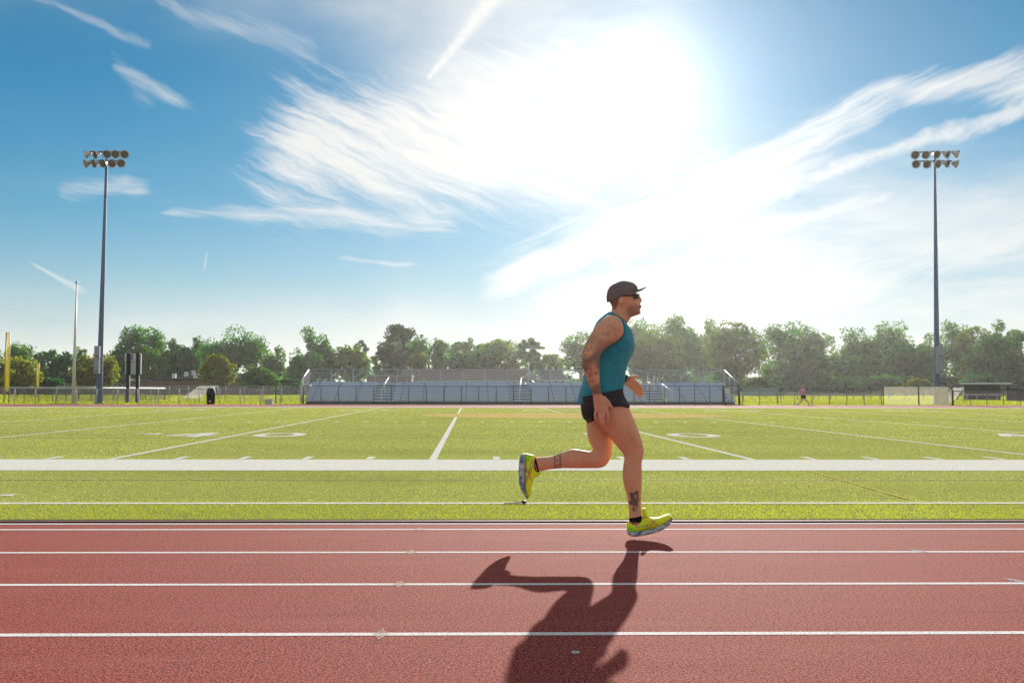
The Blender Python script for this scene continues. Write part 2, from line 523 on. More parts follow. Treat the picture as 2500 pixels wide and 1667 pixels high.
paint(-75, 75, 8.91, 9.03, 'turf_paint', 'restraining_line')
paint(-75, 75, SL0, SL1, 'turf_paint', 'sideline')
paint(-75, 75, 11.24, 11.28, 'turf_blue', 'seam_line')
paint(-75, 75, 21.08, 21.15, 'turf_blue', 'seam_line')
paint(-75, 75, FS, FS + 1.3, 'turf_paint', 'sideline')
for n in range(-11, 13):
    x = X0 + n * YD
    paint(x - .052, x + .052, SL1 + .02, FS - .02, 'turf_paint', 'yard_line')
    for k in range(1, 5):
        xx = x + k * YD / 5
        if abs(xx) < 30:
            for (a, b) in ((SL1 + .06, SL1 + .67), (32.0, 32.6), (45.4, 46.0), (FS - .7, FS - .1)):
                paint(xx - .05, xx + .05, a, b, 'turf_paint', 'hash_mark')
ta = gnd(8 * K, 1141 * K); paint(ta[0] - .03, gnd(41 * K, 1141 * K)[0] - .03, ta[1] - .07, ta[1] + .07, 'turf_paint', 'field_tape')
strokes = []        # digit strokes: ax, ay, bx, by, half width
DIG = {'0': None, '4': [(.62, 0, .62, 1.), (.62, 1., 0, .30), (0, .30, .95, .30)], '5': [(.85, 1., .1, 1.), (.1, 1., .1, .55), (.1, .55, .6, .6), (.6, .6, .85, .32), (.85, .32, .55, .03), (.55, .03, .05, .1)],
       '3': [(.1, 1., .8, 1.), (.8, 1., .4, .6), (.4, .6, .85, .35), (.85, .35, .5, .02), (.5, .02, .08, .1)], '2': [(.1, .85, .5, 1.), (.5, 1., .85, .7), (.85, .7, .05, .04), (.05, .04, .9, .04)]}
numbers = []
for n, txt in ((-5, '20'), (-3, '30'), (-1, '40'), (1, '50'), (3, '40'), (5, '30'), (7, '20')):
    x = X0 + n * YD
    for far in (0, 1):
        for side, ch in ((-1, txt[0]), (1, txt[1])):
            w, h = 1.05, 1.95
            if not far: ox, oy, sx, sy = (x - .38 - w if side < 0 else x + .38), 21.75, 1, 1
            else: ox, oy, sx, sy = (x + .38 + w if side < 0 else x - .38), 52.2, -1, -1
            ps = []
            if ch == '0':
                for k in range(14):
                    a0, a1 = 2 * math.pi * k / 14, 2 * math.pi * (k + 1) / 14
                    ps.append((.5 + .42 * math.cos(a0), .5 + .45 * math.sin(a0), .5 + .42 * math.cos(a1), .5 + .45 * math.sin(a1)))
            else: ps = DIG[ch]
            wp = [(ox + sx * a * w, oy + sy * b * h, ox + sx * c * w, oy + sy * d * h) for a, b, c, d in ps]
            numbers.append(wp); strokes += [(*s, .13) for s in wp]
for (x0, x1, y0, y1, key, name) in rects: MB().sheet(x0, x1, y0, y1, ZT).build(name, MT[key], field)


def strokes_mesh(ss, hw, z):
    mb = MB()
    for i, (a, b, c, d) in enumerate(ss):
        L = math.hypot(c - a, d - b); tx, ty = (c - a) / L, (d - b) / L; nx, ny = -ty * hw, tx * hw; e = hw * .35; zz = z + .0007 * (i % 3)
        mb.add([(a - tx * e - nx, b - ty * e - ny, zz), (c + tx * e - nx, d + ty * e - ny, zz), (c + tx * e + nx, d + ty * e + ny, zz), (a - tx * e + nx, b - ty * e + ny, zz)], [(0, 1, 2, 3)])
    return mb


for wp in numbers: strokes_mesh(wp, .13, ZT).build('yard_number', MT['turf_paint'], field)
arrow = [(gnd(310 * K, 997 * K)[0], 23.2), (gnd(380 * K, 996 * K)[0], 23.5), (gnd(380 * K, 997 * K)[0], 22.9)]
MB().add([(*p, ZT) for p in arrow], [(0, 2, 1)]).build('direction_arrow', MT['turf_paint'], field)
# faded orange emblem at midfield and the yellow arc of a second sport
ex, ey = gnd(1310 * K, 953 * K)[0], 41.
mb = MB(); pts = [(ex + 6.2 * math.cos(2 * math.pi * k / 40), ey + 4.6 * math.sin(2 * math.pi * k / 40), ZT + .002) for k in range(40)]
mb.add(pts, [tuple(range(40))]); mb.build('midfield_emblem', MT['turf_orange'], field)
ylw = []
A_ = gnd(1865 * K, 1086 * K); B_ = gnd(2085 * K, 1151 * K)
for k in range(12):
    q0, q1 = k / 12, (k + 1) / 12
    f = lambda q: (A_[0] + (B_[0] - A_[0]) * q, A_[1] + (B_[1] - A_[1]) * q)
    ylw.append((*f(q0), *f(q1)))
strokes_mesh(ylw, .016, ZT + .003).build('arc_line', MT['turf_yellow'], field)

# ------------------------------------------------------------------ blades of turf and lawn
def inpaint(x, y):
    m = np.zeros(len(x), int)
    for (x0, x1, y0, y1, key, name) in rects:
        k = {'turf_paint': 1, 'turf_blue': 2}[key]
        m[(x > x0) & (x < x1) & (y > y0) & (y < y1)] = k
    for (a, b, c, d, hw) in strokes:
        if not (20 < b < 25): continue
        L2 = (c - a) ** 2 + (d - b) ** 2
        tt = np.clip(((x - a) * (c - a) + (y - b) * (d - b)) / L2, 0, 1)
        m[(x - a - tt * (c - a)) ** 2 + (y - b - tt * (d - b)) ** 2 < hw * hw] = 1
    m[((x - ex) / 6.2) ** 2 + ((y - ey) / 4.6) ** 2 < 1] = 3
    for (a, b, c, d) in ylw:
        L2 = (c - a) ** 2 + (d - b) ** 2
        tt = np.clip(((x - a) * (c - a) + (y - b) * (d - b)) / L2, 0, 1)
        m[(x - a - tt * (c - a)) ** 2 + (y - b - tt * (d - b)) ** 2 < .020 ** 2] = 4
    return m


def blades(bands, z, colf):
    vs, cs = [], []
    for (y0, y1, dens, h, w) in bands:
        ym = y1; half = .56 * ym + .6
        n = int((y1 - y0) * 2 * half * dens)
        y = rng.uniform(y0, y1, n); x = rng.uniform(-half, half, n) + .02 * y
        hh = h * rng.uniform(.55, 1.25, n); ww = w * rng.uniform(.7, 1.3, n); a = rng.uniform(0, math.pi, n)
        lx, ly = rng.normal(0, .55, n) * hh, rng.normal(0, .55, n) * hh
        q = np.zeros((n, 3, 3))
        q[:, 0] = np.stack([x - np.cos(a) * ww / 2, y - np.sin(a) * ww / 2, np.full(n, z)], 1)
        q[:, 1] = np.stack([x + np.cos(a) * ww / 2, y + np.sin(a) * ww / 2, np.full(n, z)], 1)
        q[:, 2] = np.stack([x + lx, y + ly, z + hh], 1)
        vs.append(q); cs.append(colf(x, y, n))
    return np.concatenate(vs), np.concatenate(cs)


def turfcol(x, y, n):
    pt = inpaint(x, y)
    j = rng.uniform(0, 1, n)[:, None]
    c = (1 - j) * np.array([.30, .325, .130]) + j * np.array([.355, .38, .165])
    near = (y < 8.90)[:, None]
    c2 = (1 - j) * np.array([.255, .295, .030]) + j * np.array([.37, .40, .06])
    c = np.where(near, c2, c)
    lf = np.zeros(n); r2 = np.random.default_rng(21)
    for k in range(14):
        w_ = r2.normal(size=2) * np.array([.35, .8]) * (1 + k * .22); lf += np.sin(x * w_[0] + y * w_[1] + r2.uniform(0, 6.28)) / (1 + k * .15)
    lf = lf / 2.6
    c = c * (1 + .11 * lf)[:, None]; dry = np.clip(lf * .5, 0, .55)[:, None] * (~near); c = c * (1 - dry) + np.array([.36, .355, .20]) * dry
    c *= (1 + .05 * np.sign(np.sin((x - X0) * math.pi / YD)))[:, None]
    wn = rng.uniform(0, 1, n) < np.where(pt == 3, .6, .86)
    for k, cc in ((1, (.54, .54, .55)), (2, (.06, .08, .09)), (3, (.44, .35, .15)), (4, (.50, .42, .13))):
        m = (pt == k) & wn; c[m] = np.array(cc) * rng.uniform(.75, 1.15, m.sum())[:, None]
    return c


tb, tcx = blades([(TE, 9.2, 5200, .013, .0027), (9.2, 11.5, 4200, .0105, .0028), (11.5, 15.5, 2400, .011, .0034), (15.5, 22, 1100, .012, .0046), (22, 34, 420, .014, .007), (34, 47, 190, .016, .012), (47, 59, 120, .018, .017)], .015, turfcol)
tag(soup('turf_grass', tb, 3, MT['blade'], None, tcx), 'short green artificial turf blades covering the football field', 'grass', kind='stuff')


def lawncol(x, y, n):
    j = rng.uniform(0, 1, n)[:, None]
    c = (1 - j) * np.array([.25, .30, .016]) + j * np.array([.37, .40, .03])
    c *= (1 + .18 * np.sin(x * .21 + 1.) * np.sin(y * .13))[:, None]
    return c


lb, lcx = blades([(73.6, 90, 14, .07, .06), (90, 130, 5, .09, .10), (130, 220, 1.8, .12, .18)], -.02, lawncol)
tag(soup('lawn_grass', lb, 3, MT['blade'], None, lcx), 'sunlit yellow green lawn grass beyond the track fence', 'grass', kind='stuff')

# ------------------------------------------------------------------ things along the far side
MT['alu'] = pmat('aluminium', (.60, .70, .84), .55, .5, .1, var=.10, vs=1.5)
MT['alu_dark'] = pmat('aluminium_darker', (.46, .56, .70), .6, .4, .1, var=.12, vs=1.5)  # darker aluminium for riser boards so the seat rows read as lines
MT['galv'] = pmat('galvanised', (.42, .43, .45), .5, .5, .4, var=.12, vs=3.)
MT['dark_metal'] = pmat('dark_metal', (.035, .038, .045), .5, .4, var=.2)
MT['black'] = pmat('black_paint', (.012, .012, .014), .55, .35, var=.3)
MT['white_metal'] = pmat('white_metal', (.74, .74, .72), .5, .4, var=.08)
MT['pole'] = pmat('pole_grey', (.13, .17, .27), .7, .3, 0., var=.10, vs=.6)
MT['boxgrey'] = pmat('box_grey', (.30, .33, .38), .5, .4, var=.08)
MT['yellow'] = pmat('foul_yellow', (.55, .45, .05), .5, .4, var=.1)
MT['lens'] = pmat('lamp_lens', (.10, .09, .08), .25, .6, var=.5, vs=5.)
MT['reflector'] = pmat('lamp_housing', (.50, .46, .44), .35, .5, .6, var=.15, vs=4.)
MT['brick'] = pmat('brick', (.20, .10, .08), .85, .2, var=.25, vs=1.2, col2=(.26, .15, .12), c2s=3.)
MT['dark_roof'] = pmat('dark_roof', (.045, .047, .055), .85, .2, var=.3, vs=1.)
MT['brown_roof'] = pmat('brown_roof', (.17, .12, .10), .9, .1, var=.25, vs=2., col2=(.22, .17, .15), c2s=1.5)
MT['grey_roof'] = pmat('grey_roof', (.15, .16, .17), .9, .1, var=.2, vs=2.)
MT['siding'] = pmat('siding', (.36, .36, .33), .8, .2, var=.08)
MT['pale_wall'] = pmat('pale_wall', (.42, .38, .33), .85, .2, var=.12)
MT['blue_wall'] = pmat('blue_wall', (.25, .29, .33), .8, .2, var=.12)
MT['glass'] = pmat('window_glass', (.03, .035, .045), .12, .6, var=.3)
MT['trim'] = pmat('trim_white', (.70, .70, .68), .6, .3, var=.06)
MT['link'] = linkmat('chain_link', (.40, .42, .45), .055, .22)
MT['link_black'] = linkmat('chain_link_black', (.02, .02, .022), .05, .22)
MT['net'] = linkmat('net', (.78, .78, .74), .10, .4, False, .5, .5)
MT['yellow_mesh'] = linkmat('yellow_mesh', (.62, .50, .05), .05, .75, True, .5, .2)
MT['screen'] = linkmat('cream_screen', (.74, .71, .56), .03, .34, False, .5, .3)
MT['banner'] = pmat('banner_cloth', (.36, .44, .46), .8, .2, var=.15)
MT['concrete'] = pmat('concrete', (.48, .47, .44), .85, .2, var=.12, vs=6., bump=.3)


def bx(mb, p, sx, sy, sz): return mb.box(p[0] - sx / 2, p[0] + sx / 2, p[1] - sy / 2, p[1] + sy / 2, p[2], p[2] + sz)


# ---- bleachers
BY = 75.0; ROWS = 7; RISE, RUN = .205, .60
bl, br = ak(692, 928, BY)[0], ak(1698, 928, BY)[0]
bleach = thing('bleachers', 'long aluminium bleachers with chain link back fence behind the far track', 'bleachers', (bl, BY, 0))
aisles = [ak(885, 900, BY + 2)[0], ak(1195, 900, BY + 2)[0], ak(1497, 900, BY + 2)[0]]
cuts = [bl + .25] + [x for a in aisles for x in (a - .75, a + .75)] + [br - .25]
for r in range(ROWS):
    y = BY + r * RUN; z = .42 + r * RISE
    for k in range(0, len(cuts), 2):
        a, b = cuts[k], cuts[k + 1]
        MB().box(a, b, y, y + .26, z - .04, z).build('seat_plank', MT['alu'], bleach)
        MB().box(a, b, y + .30, y + RUN - .02, z - .22, z - .18).build('foot_plank', MT['alu'], bleach)
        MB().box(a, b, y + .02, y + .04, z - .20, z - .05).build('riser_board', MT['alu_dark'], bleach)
    for a in aisles:
        MB().box(a - .73, a + .73, y + .10, y + RUN - .04, z - .21, z - .17).build('aisle_step', MT['alu'], bleach)
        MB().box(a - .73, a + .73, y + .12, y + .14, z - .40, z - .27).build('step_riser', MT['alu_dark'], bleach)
        MB().box(a - .73, a + .73, y + .12, y + .14, z - .268, z - .212).build('step_shade', MT['dark_metal'], bleach)  # dark strip laid in as the shade between the aisle steps
MB().box(bl + .3, br - .3, BY + .12, BY + .16, 0, .2).build('under_shade_board', MT['dark_metal'], bleach)  # dark board added as the shade under the front row
brk = MB().box(-.02, .02, 0, .05, -.16, 0).mesh('seat_bracket'); brk.materials.append(MT['dark_metal'])
for i in range(20):
    x = bl + .8 + i * (br - bl - 1.6) / 19
    if min(abs(x - a) for a in aisles) < .8: continue
    for r in range(ROWS):
        o = bpy.data.objects.new('seat_bracket', brk); o.location = (x - bl, r * RUN - .035, .42 + r * RISE - .03); _link(o, bleach, ORG[bleach.name])
BB = BY + ROWS * RUN + .1; zt = ak(1180, 849, BB)[2]; zb = ak(1180, 881, BB)[2]
bl2, br2 = ak(710, 848, BB)[0], ak(1664, 850, BB)[0]
for i in range(20):
    x = bl2 + i * (br2 - bl2) / 19
    MB().tube([(x, BB, 0), (x, BB, zt)], .032, 6).build('fence_post', MT['galv'], bleach, True)
for z in (zt, zb + .04): MB().tube([(bl2, BB - .05, z), (br2, BB - .05, z)], .028, 6).build('fence_rail', MT['galv'], bleach, True)
MB().box(bl2, br2, BB - .30, BB - .12, zb - .12, zb - .02).build('top_beam', MT['alu'], bleach)
MB().add([(bl2, BB, zb), (br2, BB, zb), (br2, BB, zt), (bl2, BB, zt)], [(0, 1, 2, 3)]).build('chain_link_panel', MT['link'], bleach)
for (xa, xb) in ((bl, bl2), (br, br2)):
    zf = ak(692, 881, BY)[2] + (.25 if xa == bl else 0)
    pts = [(xa, BY - .1, 0), (xa, BY - .1, zf), (xb, BB, zt)]
    MB().tube(pts, .03, 6).build('side_rail', MT['galv'], bleach, True)
    MB().add([(xa, BY - .1, .1), (xb, BB, 1.4), (xb, BB, zt), (xa, BY - .1, zf)], [(0, 1, 2, 3)]).build('side_mesh', MT['link'], bleach)
    for q in (.33, .66):
        x, y = xa + (xb - xa) * q, BY - .1 + (BB - BY + .1) * q
        MB().tube([(x, y, .2), (x, y, zf + (zt - zf) * q)], .025, 6).build('side_post', MT['galv'], bleach, True)
for k, a in enumerate(aisles):
    if k < 2:
        MB().tube([(a - .15, BY + .3, .3), (a - .15, BY + .3, 1.05), (a + .15, BY + 3.2, 2.0), (a + .15, BY + 3.2, 1.5)], .035, 6).build('handrail', MT['white_metal'], bleach, True)
        MB().tube([(a, BY + 1.7, .8), (a, BY + 1.7, 1.5)], .03, 6).build('handrail_post', MT['white_metal'], bleach, True)
    else:
        for s in (-.25, .25):
            MB().tube([(a + s, BY + 2.6, 1.0), (a + s, BY + 2.6, 2.1), (a + s, BY + 2.3, 2.15), (a + s, BY + 2.2, 1.1)], .03, 6).build('handrail', MT['white_metal'], bleach, True)
        MB().tube([(a + 1.2, BY + .2, .1), (a + 1.2, BY + .2, 1.0), (a + .7, BY + 1.6, 1.5), (a + .7, BY + 1.6, .8)], .03, 6).build('handrail', MT['white_metal'], bleach, True)
for i in range(12):
    x = bl + .6 + i * (br - bl - 1.2) / 11
    MB().tube([(x, BY + .1, 0), (x, BY + .1, .36)], .03, 5).build('support_leg', MT['dark_metal'], bleach)
    MB().tube([(x, BB - .3, 0), (x, BB - .3, 1.5)], .03, 5).build('support_leg', MT['dark_metal'], bleach)


# ---- fences
def fence(label, x0, x1, y0, y1, h, n, postm, meshm=None, rails=(1.,), pr=.03, z0=-.02, lean=0):
    f = thing('chain_link_fence', label, 'fence', (x0, y0, 0))
    L = lambda q: np.array([x0 + (x1 - x0) * q, y0 + (y1 - y0) * q, 0.])
    for i in range(n + 1):
        q = i / n; p = L(q)
        MB().tube([p + (0, 0, z0), p + (random.uniform(-1, 1) * lean, 0, h + .03)], pr, 6).build('post', postm, f, True)
    for rz in rails: MB().tube([L(0) + (0, -.05, h * rz), L(1) + (0, -.05, h * rz)], pr * .8, 6).build('rail', postm, f, True)
    if meshm:
        a, b = L(0) + (0, -.09, 0), L(1) + (0, -.09, 0)
        MB().add([a + (0, 0, .03), b + (0, 0, .03), b + (0, 0, h), a + (0, 0, h)], [(0, 1, 2, 3)]).build('wire_mesh', meshm, f)
    return f


FY = 73.7
xg = lambda u: ak(u, 925, FY)[0]
fence('low grey chain link fence in front of the bleachers', xg(697), xg(1420), FY, FY, ak(1000, 887, FY)[2], 18, MT['dark_metal'], MT['link'], (1., .02))
fence('grey chain link fence stretch with gates beside the bleachers right end', xg(1422), xg(1700), FY, FY, ak(1500, 886, FY)[2], 8, MT['dark_metal'], MT['link'], (1., .02))
fence('long low chain link fence under the trees right of the bleachers', xg(1705), xg(2025), FY, FY, ak(1900, 897, FY)[2], 8, MT['dark_metal'], MT['link'], (1.,))
fence('chain link fence running past the right floodlight pole', xg(2190), xg(2420), FY, FY, ak(1900, 897, FY)[2], 6, MT['dark_metal'], MT['link'], (1.,), lean=.04)
fence('thin grey chain link fence between flagpole and bleachers', xg(-20), xg(690), FY + .4, FY + .4, ak(400, 893, FY)[2], 15, MT['galv'], MT['link'], (1.,), lean=.03)
fence('taller grey fence on the lawn in front of the brick school', ak(130, 920, 92)[0], ak(690, 920, 92)[0], 92, 92, ak(400, 887, 92)[2], 13, MT['galv'], MT['link'], (1.,))
f1 = fence('black ball field fence with white top rail near the flagpole', ak(20, 920, 80)[0], ak(378, 920, 104)[0], 80, 104, 1.18, 13, MT['black'], MT['link_black'], ())
a, b = np.array([ak(20, 920, 80)[0], 80, 1.2]), np.array([ak(378, 920, 104)[0], 104, 1.2])
MB().tube([a, b], .045, 6).build('top_rail', MT['white_metal'], f1, True)
fence('far black ball field fence on the left lawn', ak(10, 915, 150)[0], ak(378, 920, 104)[0], 150, 104.2, 1.18, 9, MT['black'], MT['link_black'], (1.,))
fence('distant fence along the foot of the right trees', ak(1760, 915, 128)[0], ak(2400, 915, 128)[0], 128, 128, 2.6, 16, MT['dark_metal'], None, (1., .5), .04)
gt = thing('fence_gate', 'narrow gate with a white notice in the fence before the bleachers', 'gate', (xg(1662), FY, 0))
for u in (1660, 1696): MB().tube([(xg(u), FY - .15, 0), (xg(u), FY - .15, 1.45)], .05, 6).build('gate_post', MT['dark_metal'], gt, True)
MB().tube([(xg(1662), FY - .15, .15), (xg(1662), FY - .15, 1.3), (xg(1680), FY - .15, 1.3), (xg(1680), FY - .15, .15), (xg(1662), FY - .15, .15)], .025, 6).build('gate_frame', MT['dark_metal'], gt, True)
MB().box(xg(1664), xg(1674), FY - .2, FY - .18, .85, 1.2).build('notice', MT['trim'], gt)


# ---- floodlight poles
def flood_pole(label, ub, ut, vt, Y, lamps, boxside, rows):
    P0 = np.array([ak(ub, 926, Y)[0], Y, 0.]); P1 = ak(ut, vt, Y)
    th_ = thing('floodlight_pole', label, 'floodlight', tuple(P0))
    L = lambda q: P0 + (P1 - P0) * q
    MB().tube([L(0), L(.12), L(.5), L(1.)], [.24, .215, .155, .085], 14).build('pole', MT['pole'], th_, True)
    for q in (.34, .36, .66, .82): MB().tube([L(q - .002), L(q + .002)], .215 - q * .10, 14).build('collar', MT['pole'], th_, True)
    MB().tube([L(0), L(.006)], .34, 14).build('base_flange', MT['pole'], th_, True)
    for (va, vb) in ((795, 858),):
        za, zb_ = ak(ub, vb, Y)[2], ak(ub, va, Y)[2]; zm = (za + zb_) / 2 + .1
        for (z0, z1) in ((za, zm - .02), (zm + .02, zb_)):
            p = L((z0 + z1) / 2 / P1[2])
            o = MB().box(p[0] - .20 + boxside * .12, p[0] + .20 + boxside * .12, p[1] - .55, p[1] - .12, z0, z1).build('ballast_box', MT['boxgrey'], th_)
            MB().box(p[0] - .10 + boxside * .12, p[0] + .10 + boxside * .12, p[1] - .57, p[1] - .552, z0 + .12, z0 + .19).build('vent', MT['black'], o)
    for (vr, ua, ub_) in rows:
        A, B = ak(ua, vr, Y - .1), ak(ub_, vr, Y - .1)
        MB().tube([A, B], .055, 6).build('cross_arm', MT['dark_metal'], th_, True)
    for (u, v, yaw, arm) in lamps:
        c = ak(u, v, Y - .55); yw = R_(yaw)
        ax2 = np.array([math.sin(yw), -math.cos(yw) * .93, -.36]); ax2 /= np.linalg.norm(ax2)
        ax0 = np.cross(ax2, [0, 0, 1.]); ax0 /= np.linalg.norm(ax0); ax1 = np.cross(ax2, ax0)
        AX = np.array([ax0, ax1, ax2])
        h = MB().lathe(c, [(.06, -.42), (.11, -.38), (.15, -.25), (.25, -.12), (.33, .04), (.34, .07), (.31, .07), (.29, .04)], 16, AX).build('lamp_housing', MT['reflector'], th_, True)
        MB().lathe(c, [(.28, .02), (.30, .035), (.22, .055), (.05, .06)], 16, AX).build('lamp_lens', MT['lens'], h, True)
        MB().tube([c - ax2 * .40, c - ax2 * .40 + (0, 0, .16), ak(u + arm, v - 6, Y - .1)], .035, 5).build('bracket', MT['dark_metal'], h)
    return th_


LL = [(197, 355.5, -78, 10), (219, 355.5, -42, 5), (246, 354.5, -5, 0), (265, 354.5, 2, -2), (286, 355, 12, -5), (197, 376.5, -52, 9), (217, 376, -42, 6), (237, 375.5, -20, 2), (257.5, 375.5, 0, -2), (278, 375, 8, -5)]
RR = [(2102, 356, -15, 5), (2126, 356, -3, 3), (2151, 355, 14, -2), (2176, 355, 40, -6), (2199, 354, 80, -12), (2104, 377, -12, 5), (2128.5, 377.5, -3, 3), (2154, 376.5, 22, -2), (2176, 376, 42, -6), (2197, 377, 50, -9)]
flood_pole('tall grey floodlight pole with ten lamps beside the flagpole', 227, 245.5, 347, 77.5, LL, -.6, ((349.5, 208, 283), (370, 207, 276)))
flood_pole('tall grey floodlight pole with ten lamps in front of the right trees', 2153, 2146.5, 347, 78.5, RR, .35, ((350, 2106, 2185), (370.5, 2106, 2185)))
# ---- flagpole, foul poles, scoreboard, bin
fp = thing('flagpole', 'slim white flagpole left of the floodlight pole', 'flagpole', (ak(168, 925, 79)[0], 79, 0))
p0, p1 = np.array([ak(168, 925, 79)[0], 79, 0]), ak(176, 652, 79)
MB().tube([p0, p0 + (p1 - p0) * .55, p1], [.13, .10, .045], 12).build('pole', MT['white_metal'], fp, True)
MB().ball(p1 + (0, 0, .14), .10, 12, 8).build('ball_finial', MT['galv'], fp, True)
MB().tube([p1, p1 + (0, 0, .07)], .07, 8).build('truck', MT['white_metal'], fp, True)
for (lab, ub, vb, ut, vt, Y, pu0, pu1, pv0, pv1, r) in (
        ('tall yellow foul pole with mesh panel at the left edge', 9, 928, 15, 763, 82, 14, 23, 764, 898, .06),
        ('shorter yellow foul pole with mesh panel further back', 83, 918, 85, 834, 150, 85.5, 91, 834, 886, .08)):
    q0, q1 = ak(ub, vb, Y), ak(ut, vt, Y); q0[2] = 0
    fo = thing('foul_pole', lab, 'foul pole', tuple(q0), 'yellow foul poles')
    MB().tube([q0, q1], r, 8).build('pole', MT['yellow'], fo, True)
    a, b, c, d = ak(pu0 - 1.5, pv1, Y), ak(pu1 - 2, pv1, Y), ak(pu1, pv0, Y), ak(pu0, pv0, Y)
    MB().add([a, b, c, d], [(0, 1, 2, 3)]).build('mesh_panel', MT['yellow_mesh'], fo)
    MB().tube([a, b, c, d], r * .5, 6).build('panel_frame', MT['yellow'], fo, True)
sb = thing('scoreboard', 'small scoreboard seen from behind on two black posts', 'scoreboard', (ak(305, 925, 84)[0], 84, 0))
for u in (295.5, 317.5):
    a = ak(u, 811, 84); MB().box(a[0] - .13, a[0] + .13, 83.86, 84.12, 0, a[2]).build('post', MT['black'], sb)
for (u0, u1, v0, v1, mm) in ((287, 293, 811, 830, 'trim'), (300, 314, 812, 831, 'trim'), (287.5, 320, 832, 859, 'trim'), (320, 324.5, 812, 859, 'trim'), (302, 306, 813, 826, 'boxgrey')):
    a, b = ak(u0, v1, 84.2), ak(u1, v0, 84.2)
    MB().box(a[0], b[0], 84.16 if mm == 'trim' else 84.10, 84.3 if mm == 'trim' else 84.155, a[2], b[2]).build('panel', MT[mm], sb)
a = ak(496, 927, 75.5)
tb_ = thing('trash_bin', 'black dome topped trash bin standing by the track fence', 'trash bin', (a[0], 74.0, 0))
c = np.array([a[0], 74.0, 0.])
MB().lathe(c, [(.25, 0), (.28, .05), (.31, .72), (.33, .74), (.33, .80)], 20).build('bin_body', MT['black'], tb_, True)
MB().lathe(c, [(.335, .80), (.335, .84), (.30, .95), (.25, 1.08), (.20, 1.16), (.05, 1.18)], 20).build('dome_lid', MT['black'], tb_, True)
MB().box(c[0] - .05, c[0] + .09, c[1] - .325, c[1] - .30, .18, .26).build('sticker', MT['trim'], tb_)
a = ak(624, 925, 76)
wb = thing('equipment_box', 'small white box on the grass left of the bleachers', 'box', (a[0], 75, 0))
MB().box(a[0] - .25, a[0] + .25, 74.8, 75.3, 0, .30).build('box_body', MT['concrete'], wb); MB().box(a[0] - .27, a[0] + .27, 74.78, 75.32, .302, .36).build('box_lid', MT['concrete'], wb)
fr = thing('goal_frame', 'dark metal goal frame beside the bleachers left end', 'goal', (ak(634, 925, 80)[0], 80, 0))
a, b = ak(634, 875, 80), ak(696, 875, 80)
MB().tube([(a[0], 80, 0), (a[0], 80, a[2]), (b[0], 80, a[2]), (b[0], 80, 0)], .05, 8).build('frame_tube', MT['black'], fr, True)


def soccer_goal(label, u0, u1, vt, vb, Y, slant, mat='white_metal', netm='net'):
    A, B = ak(u0, vb, Y), ak(u1, vb, Y); h = ak(u0, vt, Y)[2]; sl = slant
    g = thing('soccer_goal', label, 'goal', (A[0], Y, 0))
    MB().tube([(A[0], Y, 0), (A[0], Y, h), (B[0], Y, h), (B[0], Y, 0)], .06, 8).build('goal_frame', MT[mat], g, True)
    MB().tube([(A[0], Y, h), (A[0] - sl, Y + 1.8, 0), (B[0] - sl, Y + 1.8, 0), (B[0], Y, h)], .03, 6).build('back_stay', MT[mat], g, True)
    MB().add([(A[0], Y, h), (B[0], Y, h), (B[0] - sl, Y + 1.8, 0), (A[0] - sl, Y + 1.8, 0)], [(0, 1, 2, 3)]).build('goal_net', MT[netm], g)
    MB().add([(A[0], Y, h), (A[0], Y, 0), (A[0] - sl, Y + 1.8, 0)], [(0, 1, 2)]).build('side_net', MT[netm], g)
    return g


soccer_goal('white soccer goal with net on the lawn by the trash bin', 457, 500, 886, 917, 128, 2.6)
soccer_goal('white framed small goal beside the right floodlight pole', 2188, 2213, 890, 918, 88, .1)
scn = thing('batting_screen', 'cream mesh screen standing in front of the right floodlight pole', 'screen', (ak(2029, 928, 74.6)[0], 74.6, 0))
a, b = ak(2029, 888, 74.6), ak(2187, 888, 74.6)
MB().add([(a[0], 74.6, .02), (b[0], 74.6, .02), (b[0], 74.6, a[2]), (a[0], 74.6, a[2])], [(0, 1, 2, 3)]).build('mesh_sheet', MT['screen'], scn)
MB().tube([(a[0], 74.55, a[2]), (b[0], 74.55, a[2])], .03, 6).build('top_rail', MT['galv'], scn, True)
for u in (2029, 2110, 2187):
    x = ak(u, 900, 74.5)[0]; MB().tube([(x, 74.5, 0), (x, 74.5, a[2] + .05)], .05 if u != 2029 else .03, 6).build('post', MT['dark_metal'], scn, True)
a = ak(2160, 925, 78)
cab = thing('utility_cabinet', 'small brown utility cabinet at the foot of the right floodlight pole', 'cabinet', (ak(2166, 925, 78)[0], 78, 0))
cx_ = ak(2166, 925, 78)[0]
MB().box(cx_ - .3, cx_ + .3, 77.7, 78.2, 0, .95).build('cabinet_body', MT['brown_roof'], cab); MB().box(cx_ - .33, cx_ + .33, 77.67, 78.23, .952, 1.0).build('cabinet_top', MT['dark_metal'], cab)
bn = thing('banner', 'pale blue banner strung low behind the fence right of the bleachers', 'banner', (ak(1707, 920, 96)[0], 96, 0))
a, b = ak(1708, 908, 96), ak(1787, 893, 96)
MB().box(a[0], b[0], 95.97, 96.03, a[2], b[2]).build('banner_sheet', MT['banner'], bn)
for u in (1708, 1787):
    x = ak(u, 900, 96)[0]; MB().tube([(x, 96.08, 0), (x, 96.08, b[2] + .1)], .04, 6).build('post', MT['galv'], bn, True)
